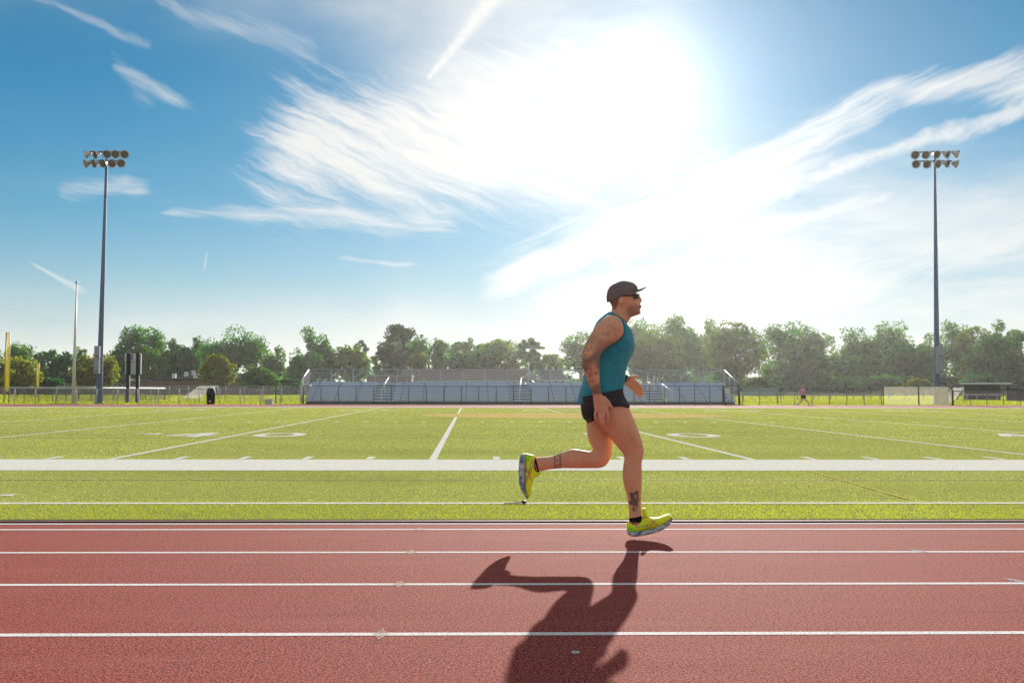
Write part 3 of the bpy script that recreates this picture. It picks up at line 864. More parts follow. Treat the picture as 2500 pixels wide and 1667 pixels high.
for (lab, u0, u1, v0, v1, Y) in (('long pale board rail behind the jogger', 1790, 2026, 904, 908, 118), ('long pale board rail at the right edge behind the fence', 2195, 2340, 904, 908, 118)):
    rl = thing('board_rail', lab, 'rail', (ak(u0, 910, Y)[0], Y, 0)); a, b = ak(u0, v1, Y), ak(u1, v0, Y)
    MB().box(a[0], b[0], Y - .05, Y + .05, a[2], b[2]).build('board', MT['pale_wall'], rl)
    for i in range(7):
        x = a[0] + .2 + (b[0] - a[0] - .4) * i / 6; MB().box(x - .06, x + .06, Y + .06, Y + .16, -.02, b[2]).build('post', MT['pale_wall'], rl)
dg = thing('dugout', 'dark open dugout with thin white roof edge at the right', 'dugout', (ak(2280, 905, 125)[0], 125, 0))
a, b = ak(2228, 908, 125), ak(2312, 881, 125)
MB().box(a[0], b[0], 126.5, 126.7, 0, b[2] - .1).build('back_wall', MT['dark_metal'], dg)
MB().box(a[0] - .3, b[0] + .3, 124.2, 127.0, b[2] - .08, b[2] + .12).build('roof', MT['trim'], dg)
for i in range(5):
    x = a[0] + (b[0] - a[0]) * i / 4; MB().box(x - .08, x + .08, 124.5, 124.7, 0, b[2] - .1).build('post', MT['dark_metal'], dg)
MB().box(a[0] + .3, b[0] - .3, 125.8, 126.3, .35, .5).build('bench', MT['dark_metal'], dg)
shd = thing('storage_shed', 'low dark shed at the right edge beyond the fence', 'shed', (ak(2345, 905, 110)[0], 110, 0))
a, b = ak(2335, 914, 110), ak(2392, 896, 110)
MB().box(a[0], b[0], 110, 112, 0, b[2]).build('shed_body', MT['dark_metal'], shd); MB().box(a[0] - .1, b[0] + .1, 109.9, 112.1, b[2] + .002, b[2] + .1).build('shed_roof', MT['dark_roof'], shd)

# ---- buildings
def wallbox(th_, name, u0, u1, vt, Y, depth, mat, zbot=0.):
    a, b = ak(u0, vt, Y), ak(u1, vt, Y)
    return MB().box(a[0], b[0], Y, Y + depth, zbot, a[2]).build(name, mat, th_), a, b


def windows(parent, u0, u1, v0, v1, Y, n, gap=.25, frame=True):
    w = (u1 - u0) / n
    for i in range(n):
        a, b = ak(u0 + (i + gap / 2) * w, v1, Y), ak(u0 + (i + 1 - gap / 2) * w, v0, Y)
        o = MB().box(a[0], b[0], Y - .10, Y - .003, a[2], b[2]).build('window', MT['trim'], parent)
        d = .12 * min(b[0] - a[0], b[2] - a[2])
        MB().box(a[0] + d, b[0] - d, Y - .13, Y - .103, a[2] + d, b[2] - d).build('pane', MT['glass'], o)


SY = 250
sch = thing('brick_school', 'long single storey red brick school with flat dark roof at left', 'school', (ak(300, 905, SY)[0], SY, 0))
wallbox(sch, 'wall', -40, 42, 870, SY, 20, MT['brick']); a, b = ak(-40, 868, SY), ak(43, 868, SY)
MB().box(a[0] - .5, b[0] + .5, SY - .6, SY + 20, a[2] - .2, a[2] + .35).build('roof_fascia', MT['dark_roof'], sch)
wallbox(sch, 'glazed_wall', 42.5, 172, 876, SY + 6, 20, MT['dark_roof']); windows(sch, 82, 172, 880, 893, SY + 6, 12, .2)
a, b = ak(40, 874, SY + 5), ak(300, 874, SY + 5); MB().box(a[0], b[0], SY + 4.5, SY + 26, a[2] - .1, a[2] + .5).build('roof_fascia', MT['dark_roof'], sch)
wallbox(sch, 'wall', 172, 193, 876, SY + 4, 20, MT['brick']); wallbox(sch, 'wall', 193.5, 297, 878, SY + 7, 20, MT['pale_wall'])
wallbox(sch, 'wall', 318, 590, 873, SY, 20, MT['brick'])
a, b = ak(316, 871.5, SY), ak(592, 871.5, SY); MB().box(a[0], b[0], SY - .5, SY + 20.5, a[2], a[2] + .32).build('roof_fascia', MT['dark_roof'], sch)
windows(sch, 195, 295, 882, 896, SY + 7, 8, .3)


def gable(th_, u0, u1, ve, vr, Y, depth, wallm, roofm, hip=.5, ov=.5):
    A, B = ak(u0, ve, Y), ak(u1, ve, Y); zr = ak((u0 + u1) / 2, vr, Y + depth / 2)[2]; ze = A[2]; x0, x1 = A[0], B[0]
    MB().box(x0, x1, Y, Y + depth, 0, ze).build('wall', wallm, th_)
    h = hip * depth / 2; m = Y + depth / 2
    x0 -= ov; x1 += ov; y0, y1 = Y - ov, Y + depth + ov; e = ze - .05
    mb = MB().add([(x0, y0, e), (x1, y0, e), (x1, y1, e), (x0, y1, e), (x0 + h + .01, m, zr), (x1 - h - .01, m, zr)], [(0, 1, 5, 4), (2, 3, 4, 5), (1, 2, 5), (3, 0, 4), (0, 3, 2, 1)])
    rf = mb.build('roof', roofm, th_)
    MB().box(x0, x1, y0 - .06, y0 - .005, e - .22, e + .02).build('gutter', MT['trim'], rf)
    return rf


h1 = thing('low_house', 'low house with dark shingled roof and white vents behind the school', 'house', (ak(420, 900, 285)[0], 285, 0))
rf = gable(h1, 372, 470, 872, 851, 285, 14, MT['pale_wall'], MT['dark_roof'], 1.)
for (u, v) in ((428, 858), (445, 855), (449, 866), (400, 862)):
    p = ak(u, v, 284); MB().box(p[0] - .5, p[0] + .5, 283.5, 284.5, p[2] - .8, p[2] + .5).build('roof_vent', MT['trim'], rf)
h2 = thing('gabled_house', 'small house with pale grey gable behind the yellowish tree', 'house', (ak(548, 900, 290)[0], 290, 0))
gable(h2, 535, 556, 872, 858, 290, 12, MT['blue_wall'], MT['grey_roof'], 0.); windows(h2, 538, 553, 878, 886, 290, 2)
h3 = thing('low_house', 'low blue grey house behind the dark goal frame', 'house', (ak(665, 905, 262)[0], 262, 0))
gable(h3, 636, 692, 887, 872, 262, 12, MT['blue_wall'], MT['dark_roof'], .4); windows(h3, 640, 690, 890, 899, 262, 5, .45)
h4 = thing('brick_building', 'brown brick low building behind the left half of the bleachers', 'building', (ak(900, 900, 236)[0], 236, 0))
wallbox(h4, 'wall', 842, 945, 866, 236, 12, MT['brick']); a, b = ak(841, 864.5, 236), ak(946, 864.5, 236); MB().box(a[0], b[0], 235.6, 248.5, a[2], a[2] + .3).build('roof_fascia', MT['pale_wall'], h4)
windows(h4, 850, 940, 869, 877, 236, 7, .5)
h5 = thing('long_hall', 'long building with broad brown shingle roof behind the bleachers', 'building', (ak(1080, 900, 244)[0], 244, 0))
rf = gable(h5, 925, 1205, 874, 847, 244, 16, MT['pale_wall'], MT['brown_roof'], 0., .8); windows(h5, 960, 1190, 876, 882, 244, 14, .4)
p0, p1, p2 = ak(1192, 872.5, 242), ak(1234, 872.5, 242), ak(1222, 854, 242)
MB().add([p0, p1, p2, p0 + (0, 3, 0), p1 + (0, 3, 0), p2 + (0, 3, 0)], [(0, 1, 2), (3, 5, 4), (0, 2, 5, 3), (1, 4, 5, 2), (0, 3, 4, 1)]).build('porch_gable', MT['siding'], h5)
h6 = thing('suburban_house', 'grey roofed house with paired white windows behind the bleachers', 'house', (ak(1270, 900, 240)[0], 240, 0))
rf = gable(h6, 1236, 1304, 872, 845, 240, 12, MT['siding'], MT['grey_roof'], .8); windows(h6, 1238, 1300, 874, 881.5, 240, 4, .5)
for u in (1255, 1271): p = ak(u, 846, 243); MB().box(p[0] - .15, p[0] + .15, 243, 243.3, p[2] - .5, p[2] + .5).build('roof_vent', MT['trim'], rf)
h7 = thing('low_house', 'dark low roof line behind the right edge trees', 'house', (ak(2300, 905, 262)[0], 262, 0))
gable(h7, 2238, 2330, 893, 880, 262, 12, MT['blue_wall'], MT['dark_roof'], .5); windows(h7, 2245, 2325, 896, 902, 262, 5, .5)

# ---- small things on the ground
a = gnd(1204 * K, 1160.5 * K)
bag = thing('dropped_glove', 'small black cloth item lying on the thin white turf line', 'glove', (a[0], a[1], .02))
MB().ball((a[0], a[1], .032), (.022, .03, .014), 10, 6).build('cloth_lump', MT['black'], bag, True)
MB().tube([(a[0] - .02, a[1] - .02, .03), (a[0] - .10, a[1] - .03, .024), (a[0] - .18, a[1] - .02, .022)], [.006, .004, .003], 6).build('strap', MT['black'], bag)
a = gnd(1322 * K, 1500 * K)
rg = thing('metal_washer', 'tiny pale metal washer lying in the runner shadow', 'washer', (a[0], a[1], 0))
mb = MB(); n = 18
vs = [(a[0] + r * math.cos(2 * math.pi * k / n), a[1] + r * math.sin(2 * math.pi * k / n), z) for (r, z) in ((.016, .002), (.016, .007), (.008, .007), (.008, .002)) for k in range(n)]
fs = [(j * n + k, j * n + (k + 1) % n, ((j + 1) % 4) * n + (k + 1) % n, ((j + 1) % 4) * n + k) for j in range(4) for k in range(n)]
mb.add(vs, fs).build('ring', MT['concrete'], rg, True)

# ------------------------------------------------------------------ trees
MT['bark'] = pmat('bark', (.075, .058, .045), .9, .1, var=.3, vs=2., bump=.6, bs=12.)
LEAF = {
    'green': leafmat('leaf_green', (.050, .160, .045), .45),
    'dark': leafmat('leaf_dark', (.028, .092, .048), .38),
    'light': leafmat('leaf_light', (.125, .190, .042), .5),
    'olive': leafmat('leaf_olive', (.075, .165, .040), .5),
    'pine': leafmat('leaf_pine', (.045, .090, .048), .3),
    'gold': leafmat('leaf_gold', (.180, .185, .030), .5),
    'brown': leafmat('leaf_brown', (.085, .135, .042), .45),
}


def unit(n):
    v = rng.normal(size=(n, 3)); return v / np.linalg.norm(v, axis=1)[:, None]


def tree(label, u, top, width, Y, leaf, shape='round', bot=None, nleaf=3600, dens=1., trunk=True, group=None, cat='tree', name='tree', ls=1.):
    base = ak(u, 905, Y); T = ak(u, top, Y); Hh_ = T[2]; x = base[0]
    rad = width / 2 * K / CF * Y
    zb = (ak(u, bot, Y)[2] if bot else Hh_ * .22); zb = max(zb, .1)
    root = thing(name, label, cat, (x, Y, -.02), group)
    c = np.array([x, Y, (zb + Hh_) / 2]); hz_ = (Hh_ - zb) / 2
    ncl = int(34 + nleaf / 90)
    # clump centres
    d = unit(ncl); r = rng.uniform(.25, 1., ncl) ** .45
    k = rng.uniform(.86, 1.12, ncl)
    e = d * r[:, None]
    if shape == 'pine': e[:, :2] *= (1.05 - .55 * (e[:, 2:3] + 1) / 2); 
    if shape == 'vase': e[:, :2] *= (.55 + .5 * (e[:, 2:3] + 1) / 2)
    if shape == 'dome': e[:, 2] = np.where(e[:, 2] < -.55, -.55 + (e[:, 2] + .55) * .3, e[:, 2])
    if shape == 'lobed':
        nl = 6; lob = unit(nl) * .62; lob[:, 2] = np.abs(lob[:, 2]) * .9 - .2
        w = rng.integers(0, nl, ncl); e = lob[w] + unit(ncl) * rng.uniform(.1, .42, ncl)[:, None]
    cc = c + e * np.array([rad, rad * .9, hz_]) * .90
    cr = rad * rng.uniform(.14, .32, ncl) * (.8 if shape in ('lobed', 'pine') else 1.)
    if shape == 'sparse': cr *= .72
    cc[:, 2] = np.minimum(cc[:, 2], Hh_ - cr * .55)
    n = int(nleaf * dens); w = rng.choice(ncl, n, p=cr ** 2 / (cr ** 2).sum())
    dd = unit(n); rr = rng.uniform(.35, 1.1, n) ** .6
    pos = cc[w] + dd * (cr[w] * rr)[:, None] * np.array([1.15, 1.15, .8])
    lo, hi = np.percentile(pos, [.4, 99.6], axis=0)
    pos[:, 0] = x + (pos[:, 0] - (lo[0] + hi[0]) / 2) * (2 * rad / (hi[0] - lo[0])) * 1.06
    k2 = (Hh_ - zb) / (hi[2] - lo[2]); pos[:, 2] = zb + (pos[:, 2] - lo[2]) * k2
    cc = cc.copy(); cc[:, 2] = zb + (cc[:, 2] - lo[2]) * k2
    s = ls * (.10 + .0010 * Y) * rng.uniform(.6, 1.35, n)
    nrm = unit(n) + dd * .5 + np.array([0, 0, .25]); nrm /= np.linalg.norm(nrm, axis=1)[:, None]
    a = np.cross(nrm, unit(n)); a /= np.linalg.norm(a, axis=1)[:, None]; b = np.cross(nrm, a)
    q = np.stack([pos - a * s[:, None], pos - b * s[:, None] * .62, pos + a * s[:, None], pos + b * s[:, None] * .62], 1)
    soup('crown', q, 4, LEAF[leaf], root)
    if trunk:
        mb = MB(); tr = max(.10, rad * .055 + Hh_ * .008); jit = rng.normal(0, rad * .05, (4, 2))
        pts = [(x, Y, -.1), (x + jit[0, 0], Y + jit[0, 1], Hh_ * .2), (x + jit[1, 0], Y + jit[1, 1], Hh_ * .45), (x + jit[2, 0], Y + jit[2, 1], Hh_ * .75)]
        mb.tube(pts, [tr * 1.25, tr, tr * .7, tr * .25], 8)
        for j in range(9):
            t0 = rng.uniform(.15, .62) if shape != 'vase' else rng.uniform(.05, .3); p = np.array(pts[0]) * (1 - t0) + np.array(pts[3]) * t0
            tgt = cc[rng.integers(0, ncl)]; m = (p + tgt) / 2 + np.array([0, 0, rad * .08])
            mb.tube([p, m, tgt], [tr * .45, tr * .28, tr * .08], 5)
        mb.build('trunk', MT['bark'], root, True)
    return root


G = 'trees behind the sports ground'
TREES = [
    ('spreading olive green tree rising at the far left edge', 20, 790, 110, 300, 'olive', 'lobed', 880, 2600),
    ('low golden green tree in front of the left brick wall', 38, 822, 98, 225, 'gold', 'dome', 893, 3000),
    ('dark tree between the two yellow foul poles', 120, 806, 80, 300, 'green', 'round', 885, 2600),
    ('dark leafy tree directly left of the flagpole', 150, 812, 74, 280, 'dark', 'round', 890, 2600),
    ('thin topped tree just right of the flagpole', 193, 800, 60, 315, 'olive', 'lobed', 880, 1800),
    ('small dome shaped yellow green tree behind the left floodlight pole', 217, 813, 92, 222, 'gold', 'dome', 893, 3600),
    ('big airy tree behind the scoreboard', 310, 752, 118, 300, 'green', 'lobed', 880, 4600),
    ('bushy green tree low behind the scoreboard', 340, 800, 80, 290, 'olive', 'round', 885, 2600),
    ('wispy pale tree right of the scoreboard', 388, 780, 58, 330, 'brown', 'sparse', 870, 1300),
    ('dark rounded tree over the low house roof', 412, 797, 90, 300, 'dark', 'round', 880, 3400),
    ('mid green tree left of the biggest tree over the school', 455, 777, 70, 320, 'green', 'lobed', 870, 2400),
    ('biggest spreading tree above the school building', 535, 757, 130, 300, 'green', 'lobed', 862, 5200),
    ('pale sunlit tree right of the biggest tree', 585, 790, 50, 325, 'light', 'sparse', 880, 1600),
    ('small yellowish tree in front of the school wall', 498, 815, 74, 225, 'gold', 'round', 886, 3000),
    ('thin open crowned tree left of the bleachers', 625, 798, 56, 310, 'olive', 'lobed', 885, 1700),
    ('small round tree with visible trunk near the dark goal frame', 597, 845, 78, 222, 'olive', 'dome', 893, 2800),
    ('tall green tree behind the left end of the bleachers', 722, 756, 104, 300, 'green', 'lobed', 880, 4200),
    ('round bushy tree at the bleachers left corner', 700, 815, 80, 285, 'green', 'round', 885, 2600),
    ('light green tree with a dark tip right of the tall left one', 805, 795, 80, 300, 'light', 'round', 880, 2600),
    ('small dark spiky tree top above the light green one', 828, 783, 34, 330, 'pine', 'sparse', 840, 700),
    ('large dark pine behind the bleachers', 918, 748, 94, 300, 'pine', 'pine', 865, 5200),
    ('pale tree left of the dark pine', 880, 800, 50, 320, 'light', 'sparse', 865, 1400),
    ('full green tree leaning on the pine right side', 985, 776, 88, 295, 'green', 'lobed', 865, 3800),
    ('small pale bush tree under the pine', 958, 812, 46, 270, 'light', 'round', 862, 1500),
    ('open topped tree left of the dark oval tree', 1070, 780, 80, 320, 'olive', 'sparse', 840, 2000),
    ('low dark oval tree behind the middle of the bleachers', 1085, 806, 110, 285, 'dark', 'dome', 868, 3600),
    ('broad pale green tree behind the brown roof', 1150, 782, 96, 300, 'light', 'round', 868, 3800),
    ('small airy tree standing clear left of the suburban house', 1218, 778, 58, 310, 'olive', 'sparse', 830, 1500),
    ('low pale tree over the suburban house roof', 1262, 815, 80, 320, 'light', 'round', 868, 2200),
    ('feathery tree behind the runner elbow', 1335, 766, 92, 310, 'olive', 'lobed', 868, 2600),
    ('pale low tree behind the runner back', 1390, 790, 80, 315, 'light', 'lobed', 868, 2200),
    ('tall tree right behind the runner chest', 1478, 738, 90, 300, 'olive', 'lobed', 868, 3800),
    ('willow like brownish tree behind the bleachers right of the runner', 1505, 765, 120, 262, 'brown', 'round', 872, 4600),
    ('tall open tree with gaps of sky right of the runner', 1560, 728, 96, 305, 'green', 'lobed', 850, 4200),
    ('tree filling the gap over the bleachers right half', 1600, 760, 80, 310, 'green', 'lobed', 872, 2800),
    ('tall crown left of the vase shaped tree', 1640, 738, 80, 310, 'olive', 'lobed', 860, 3200),
    ('vase shaped brownish tree at the bleachers right end', 1693, 744, 138, 255, 'brown', 'vase', 884, 6000),
    ('dark green rounded tree right of the vase shaped one', 1792, 746, 104, 290, 'green', 'round', 890, 4400),
    ('open topped tree behind the jogger', 1862, 744, 92, 300, 'olive', 'lobed', 885, 3600),
    ('low dark tree mass above the jogger', 1850, 800, 110, 270, 'dark', 'round', 898, 3600),
    ('shorter light tree in the dip right of the jogger', 1935, 790, 80, 300, 'olive', 'lobed', 890, 2600),
    ('leafy tree rising right of the dip', 1985, 756, 90, 300, 'green', 'lobed', 892, 3800),
    ('broad tall tree above the cream screen', 2050, 745, 120, 295, 'olive', 'lobed', 890, 5000),
    ('dark full tree in front of the broad tall one', 2080, 795, 130, 265, 'dark', 'round', 900, 5000),
    ('low dark tree left of the right floodlight pole', 1975, 820, 100, 268, 'dark', 'round', 900, 3200),
    ('tree whose crown the right floodlight pole crosses', 2140, 770, 80, 300, 'green', 'lobed', 890, 3200),
    ('thin topped tree just right of the right floodlight pole', 2195, 743, 80, 305, 'olive', 'lobed', 885, 3400),
    ('yellowish green tree over the dugout', 2245, 752, 86, 290, 'light', 'round', 890, 3600),
    ('large dark tree at the right edge', 2290, 775, 130, 262, 'dark', 'round', 902, 5400),
    ('tall dark topped tree near the right edge', 2300, 741, 90, 300, 'green', 'lobed', 880, 3600),
    ('olive tree cut by the right picture edge', 2350, 762, 70, 295, 'olive', 'round', 890, 2600),
]
for (lab, u, top, w, Y, leaf, shp, bot, nl) in TREES:
    tree(lab, u, top, w, Y, leaf, shp, bot, nl, group=G, dens=1.5)
SHR = [('row end shrub below the vase shaped tree', 1740, 868, 70, 240, 'olive', 905), ('dark hedge bush behind the pale blue banner', 1790, 872, 90, 245, 'dark', 905), ('dark bush beside the jogger', 1880, 868, 110, 245, 'dark', 905),
       ('dark bush behind the board rail', 1960, 866, 110, 245, 'dark', 905), ('sunlit golden bush above the cream screen', 2110, 870, 56, 235, 'gold', 902), ('dark bush left of the golden one', 2045, 862, 100, 245, 'green', 905),
       ('dark bush right of the golden one', 2165, 862, 80, 245, 'dark', 905), ('dark bush behind the dugout', 2250, 862, 110, 245, 'dark', 905), ('dark bush at the right border', 2335, 860, 90, 245, 'dark', 905),
       ('green bush behind the bleachers far right corner', 1640, 862, 110, 250, 'green', 905), ('grey green bush right of the runner hand', 1560, 860, 100, 250, 'brown', 905),
       ('dark hedge left of the flagpole behind the ball field', 100, 868, 80, 235, 'dark', 905), ('low hedge between tree and bleachers left end', 660, 870, 60, 250, 'green', 905)]
for (lab, u, top, w, Y, leaf, bot) in SHR:
    tree(lab, u, top, w, Y, leaf, 'dome', bot, 2200, 1.2, group='bushes under the trees', cat='bush', name='shrub')

# far-off wood that closes the gaps between the nearer trees
n = 26000; xx = rng.uniform(-150, 175, n); hh = 8.0 + 2.2 * np.sin(xx * .11) + 1.4 * np.sin(xx * .31 + 1.) + 1.0 * np.sin(xx * .83)
pos = np.stack([xx, rng.uniform(335, 352, n), rng.uniform(0, 1, n) ** .8 * hh], 1); s_ = rng.uniform(.35, .8, n)[:, None]
nr = unit(n); a = np.cross(nr, unit(n)); a /= np.linalg.norm(a, axis=1)[:, None]; b = np.cross(nr, a)
tag(soup('woods', np.stack([pos - a * s_, pos - b * s_ * .6, pos + a * s_, pos + b * s_ * .6], 1), 4, LEAF['green']), 'far low band of woodland closing the gaps between the trees', 'woods', kind='stuff')

# ------------------------------------------------------------------ people
def colmat(name, rough=.5, spec=.3, sss=0., bump=0., bs=60.):
    m, t = newmat(name)
    a = NN(t, 'Attribute'); a.attribute_name = 'col'
    g = NN(t, 'NewGeometry'); P = g.outputs['Position']
    f = (noise(t, P, 35., 4., .6) - .5) * .22 + 1.
    vm = NN(t, 'VectorMath', operation='SCALE'); t.links.new(a.outputs['Color'], vm.inputs[0]); t.links.new(f.k, vm.inputs[3])
    p = NN(t, 'BsdfPrincipled'); t.links.new(vm.outputs[0], p.inputs['Base Color'])
    p.inputs['Roughness'].default_value = rough; p.inputs['Specular IOR Level'].default_value = spec
    if sss:
        p.inputs['Subsurface Weight'].default_value = sss; p.inputs['Subsurface Radius'].default_value = (.012, .004, .002); p.inputs['Subsurface Scale'].default_value = 1.
    if bump:
        b = NN(t, 'Bump'); b.inputs['Strength'].default_value = bump; b.inputs['Distance'].default_value = .006
        t.links.new(noise(t, P, bs, 3., .6).k, b.inputs['Height']); t.links.new(b.outputs[0], p.inputs['Normal'])
    out(t, p.outputs[0])
    return m


def clothmat(name, c0, c1, tr=.25, scale=7., wr=1.):
    m, t = newmat(name)
    g = NN(t, 'NewGeometry'); P = g.outputs['Position']
    mp = NN(t, 'Mapping'); t.links.new(P, mp.inputs[0]); mp.inputs['Scale'].default_value = (1.2, 1., .7); mp.inputs['Rotation'].default_value = (0, .7, 0)
    fold = noise(t, mp.outputs[0], scale, 2., .5, .6)
    c = mixc(t, noise(t, P, 28., 3., .6).sm(.35, .65), c0, c1)
    d = NN(t, 'BsdfPrincipled'); t.links.new(c, d.inputs['Base Color']); d.inputs['Roughness'].default_value = .8; d.inputs['Specular IOR Level'].default_value = .2
    d.inputs['Sheen Weight'].default_value = .15
    b = NN(t, 'Bump'); b.inputs['Strength'].default_value = .5 * wr; b.inputs['Distance'].default_value = .03
    t.links.new(fold.k, b.inputs['Height']); t.links.new(b.outputs[0], d.inputs['Normal'])
    tl = NN(t, 'BsdfTranslucent'); t.links.new(c, tl.inputs[0])
    mx = NN(t, 'MixShader'); mx.inputs[0].default_value = tr; t.links.new(d.outputs[0], mx.inputs[1]); t.links.new(tl.outputs[0], mx.inputs[2])
    out(t, mx.outputs[0])
    return m


def printmat(name):
    m, t = newmat(name)
    g = NN(t, 'NewGeometry'); P = g.outputs['Position']
    v = NN(t, 'TexVoronoi'); v.feature = 'DISTANCE_TO_EDGE'; v.inputs['Scale'].default_value = 26.; t.links.new(P, v.inputs['Vector'])
    ln = V(t, v.outputs['Distance']).sm(.0, .035, 1., 0.) * noise(t, P, 18., 2.).sm(.5, .62)
    p = NN(t, 'BsdfPrincipled'); p.inputs['Roughness'].default_value = .8
    t.links.new(mixc(t, ln, (.020, .016, .022), (.30, .26, .27)), p.inputs['Base Color'])
    b = NN(t, 'Bump'); b.inputs['Strength'].default_value = .5; b.inputs['Distance'].default_value = .02
    t.links.new(noise(t, P, 14., 2.).k, b.inputs['Height']); t.links.new(b.outputs[0], p.inputs['Normal'])
    out(t, p.outputs[0])
    return m


MT['skin'] = colmat('skin', .58, .25, .10, .25, 160.)
MT['hair'] = pmat('hair', (.055, .038, .028), .7, .3, var=.4, vs=90., bump=.6, bs=200.)
MT['teal'] = clothmat('teal_jersey', (.040, .33, .42), (.052, .38, .47), .2, 6., 2.2)
MT['teal_dark'] = clothmat('teal_trim', (.012, .14, .20), (.014, .17, .23), .1)
MT['shorts'] = printmat('dark_print')
MT['cap'] = pmat('cap_cloth', (.19, .16, .15), .85, .2, var=.15, vs=30., bump=.3, bs=160.)
MT['lenses'] = pmat('dark_lens', (.035, .022, .015), .12, .6, var=.1)
MT['watch'] = pmat('watch_black', (.012, .012, .013), .4, .4)
MT['sock'] = pmat('sock_black', (.012, .011, .012), .95, .1)
MT['neon'] = pmat('shoe_neon', (.84, 1.0, .02), .55, .35, var=.08, vs=60., bump=.25, bs=320.)
MT['neon_green'] = pmat('shoe_green', (.34, .86, .015), .55, .35, var=.1, vs=40.)
MT['coral'] = pmat('shoe_coral', (.85, .24, .13), .5, .35, var=.1)
MT['sole'] = pmat('shoe_sole', (.10, .17, .34), .6, .3, var=.3, vs=30., col2=(.52, .58, .50), c2s=30., c2lo=.40, c2hi=.58)
MT['pink'] = pmat('pink_top', (.62, .36, .42), .8, .2, var=.1)
MT['blond'] = pmat('blond_hair', (.42, .30, .16), .7, .3, var=.3, vs=20.)


def spline(rows, sub):
    A = np.array(rows, float); n = len(A); outp = []
    for i in range(n - 1):
        p0, p1, p2, p3 = A[max(i - 1, 0)], A[i], A[i + 1], A[min(i + 2, n - 1)]
        for k in range(sub):
            q = k / sub
            outp.append(.5 * ((2 * p1) + (-p0 + p2) * q + (2 * p0 - 5 * p1 + 4 * p2 - p3) * q * q + (-p0 + 3 * p1 - 3 * p2 + p3) * q ** 3))
    outp.append(A[-1]); return outp


def ribs(mb, rows, n=24, sub=4, pw=2., cap=True, lift=None, grow=0.):
    """loft through cross-sections: each row = edge point A, edge point B (surveyed), distance, half thickness"""
    rr = spline(rows, sub); vs, fs = [], []
    for j, (ax, ay, bx_, by_, Y, rd) in enumerate(rr):
        A, B = at(ax, ay, Y), at(bx_, by_, Y); c = (A + B) / 2; e = (A - B) / 2
        L = np.linalg.norm(e); e = e * (L + grow) / L; d = np.array([0, max(rd + grow, .002), 0])
        for k in range(n):
            a = 2 * math.pi * k / n; ca, sa = math.cos(a), math.sin(a)
            ca = math.copysign(abs(ca) ** (2 / pw), ca); sa = math.copysign(abs(sa) ** (2 / pw), sa)
            p = c + e * ca + d * sa
            if lift is not None: p = p + np.array(lift) * (max(0., -sa) ** 1.5) * (j / (len(rr) - 1)) ** 2
            vs.append(p)
    m = len(rr)
    for i in range(m - 1):
        for k in range(n):
            k2 = (k + 1) % n; fs.append((i * n + k, i * n + k2, (i + 1) * n + k2, (i + 1) * n + k))
    if cap: fs.append(tuple(range(n - 1, -1, -1))); fs.append(tuple((m - 1) * n + k for k in range(n)))
    return mb.add(vs, fs)


def fuse(mb, voxel, it=6, fac=.5):
    """one continuous skin over the overlapping volumes"""
    me = mb.mesh('tmp'); o = bpy.data.objects.new('tmp', me); COL.objects.link(o)
    r = o.modifiers.new('r', 'REMESH'); r.mode = 'VOXEL'; r.voxel_size = voxel
    s = o.modifiers.new('s', 'SMOOTH'); s.factor = fac; s.iterations = it
    dg_ = bpy.context.evaluated_depsgraph_get(); dg_.update()
    m2 = bpy.data.meshes.new_from_object(o.evaluated_get(dg_))
    bpy.data.objects.remove(o); bpy.data.meshes.remove(me)
    return m2


def place(me, name, mat, parent, colf=None):
    n = len(me.vertices); co = np.zeros(n * 3, np.float32); me.vertices.foreach_get('co', co); co = co.reshape(-1, 3)
    if colf is not None:
        a = me.color_attributes.new('col', 'FLOAT_COLOR', 'POINT'); c = np.ones((n, 4), np.float32); c[:, :3] = colf(co); a.data.foreach_set('color', c.ravel())
    co = co - ORG[parent.name].astype(np.float32); me.vertices.foreach_set('co', co.ravel())
    me.materials.clear(); me.materials.append(mat); me.polygons.foreach_set('use_smooth', [True] * len(me.polygons)); me.update()
    o = bpy.data.objects.new(name, me)
    return _link(o, parent, ORG[parent.name])


RY = 7.0
YR, YL = 6.93, 7.07
run = thing('person', 'runner in teal tank top, dark shorts, cap and neon yellow shoes on the track', 'person', (at(1490, 1000, RY)[0], RY, 0))
body = MB()
# torso, neck, head
TOR = [(1526, 792, 1490, 770, RY, .07), (1534, 806, 1466, 788, RY, .15), (1541, 832, 1450, 815, RY, .165), (1540, 856, 1449, 842, RY, .16), (1530, 882, 1444, 880, RY, .145), (1523, 908, 1440, 908, RY, .14),
       (1515, 940, 1428, 940, RY, .155), (1513, 968, 1424, 975, RY, .165), (1508, 1000, 1430, 1010, RY, .15)]
ribs(body, TOR)
ribs(body, [(1524, 800, 1486, 775, RY, .07), (1531, 791, 1490, 767, RY, .062), (1539, 777, 1493, 757, RY, .058), (1548, 771, 1494, 750, RY, .056), (1553, 762, 1492, 743, RY, .06)])
HEAD = [(1549, 772, 1500, 752, RY, .045), (1559, 767, 1494, 746, RY, .056), (1562.5, 758, 1489, 739, RY, .064), (1561.5, 750, 1486, 734, RY, .068), (1560.5, 742, 1483.5, 729, RY, .071), (1558.5, 733, 1482.5, 723, RY, .073),
        (1556, 724, 1482, 716, RY, .074), (1555, 717, 1484, 711, RY, .074), (1550, 709, 1489, 706, RY, .066), (1540, 701, 1498, 701, RY, .05), (1528, 697, 1510, 697, RY, .03)]
ribs(body, HEAD, pw=2.15)
body.tube([at(1557.5, 722, RY), at(1562.5, 730, RY), at(1564.5, 736.5, RY)], [.007, .011, .0115], 8)      # nose
body.ball(at(1562.5, 737.5, RY - .008), .010); body.ball(at(1562.5, 737.5, RY + .008), .010)
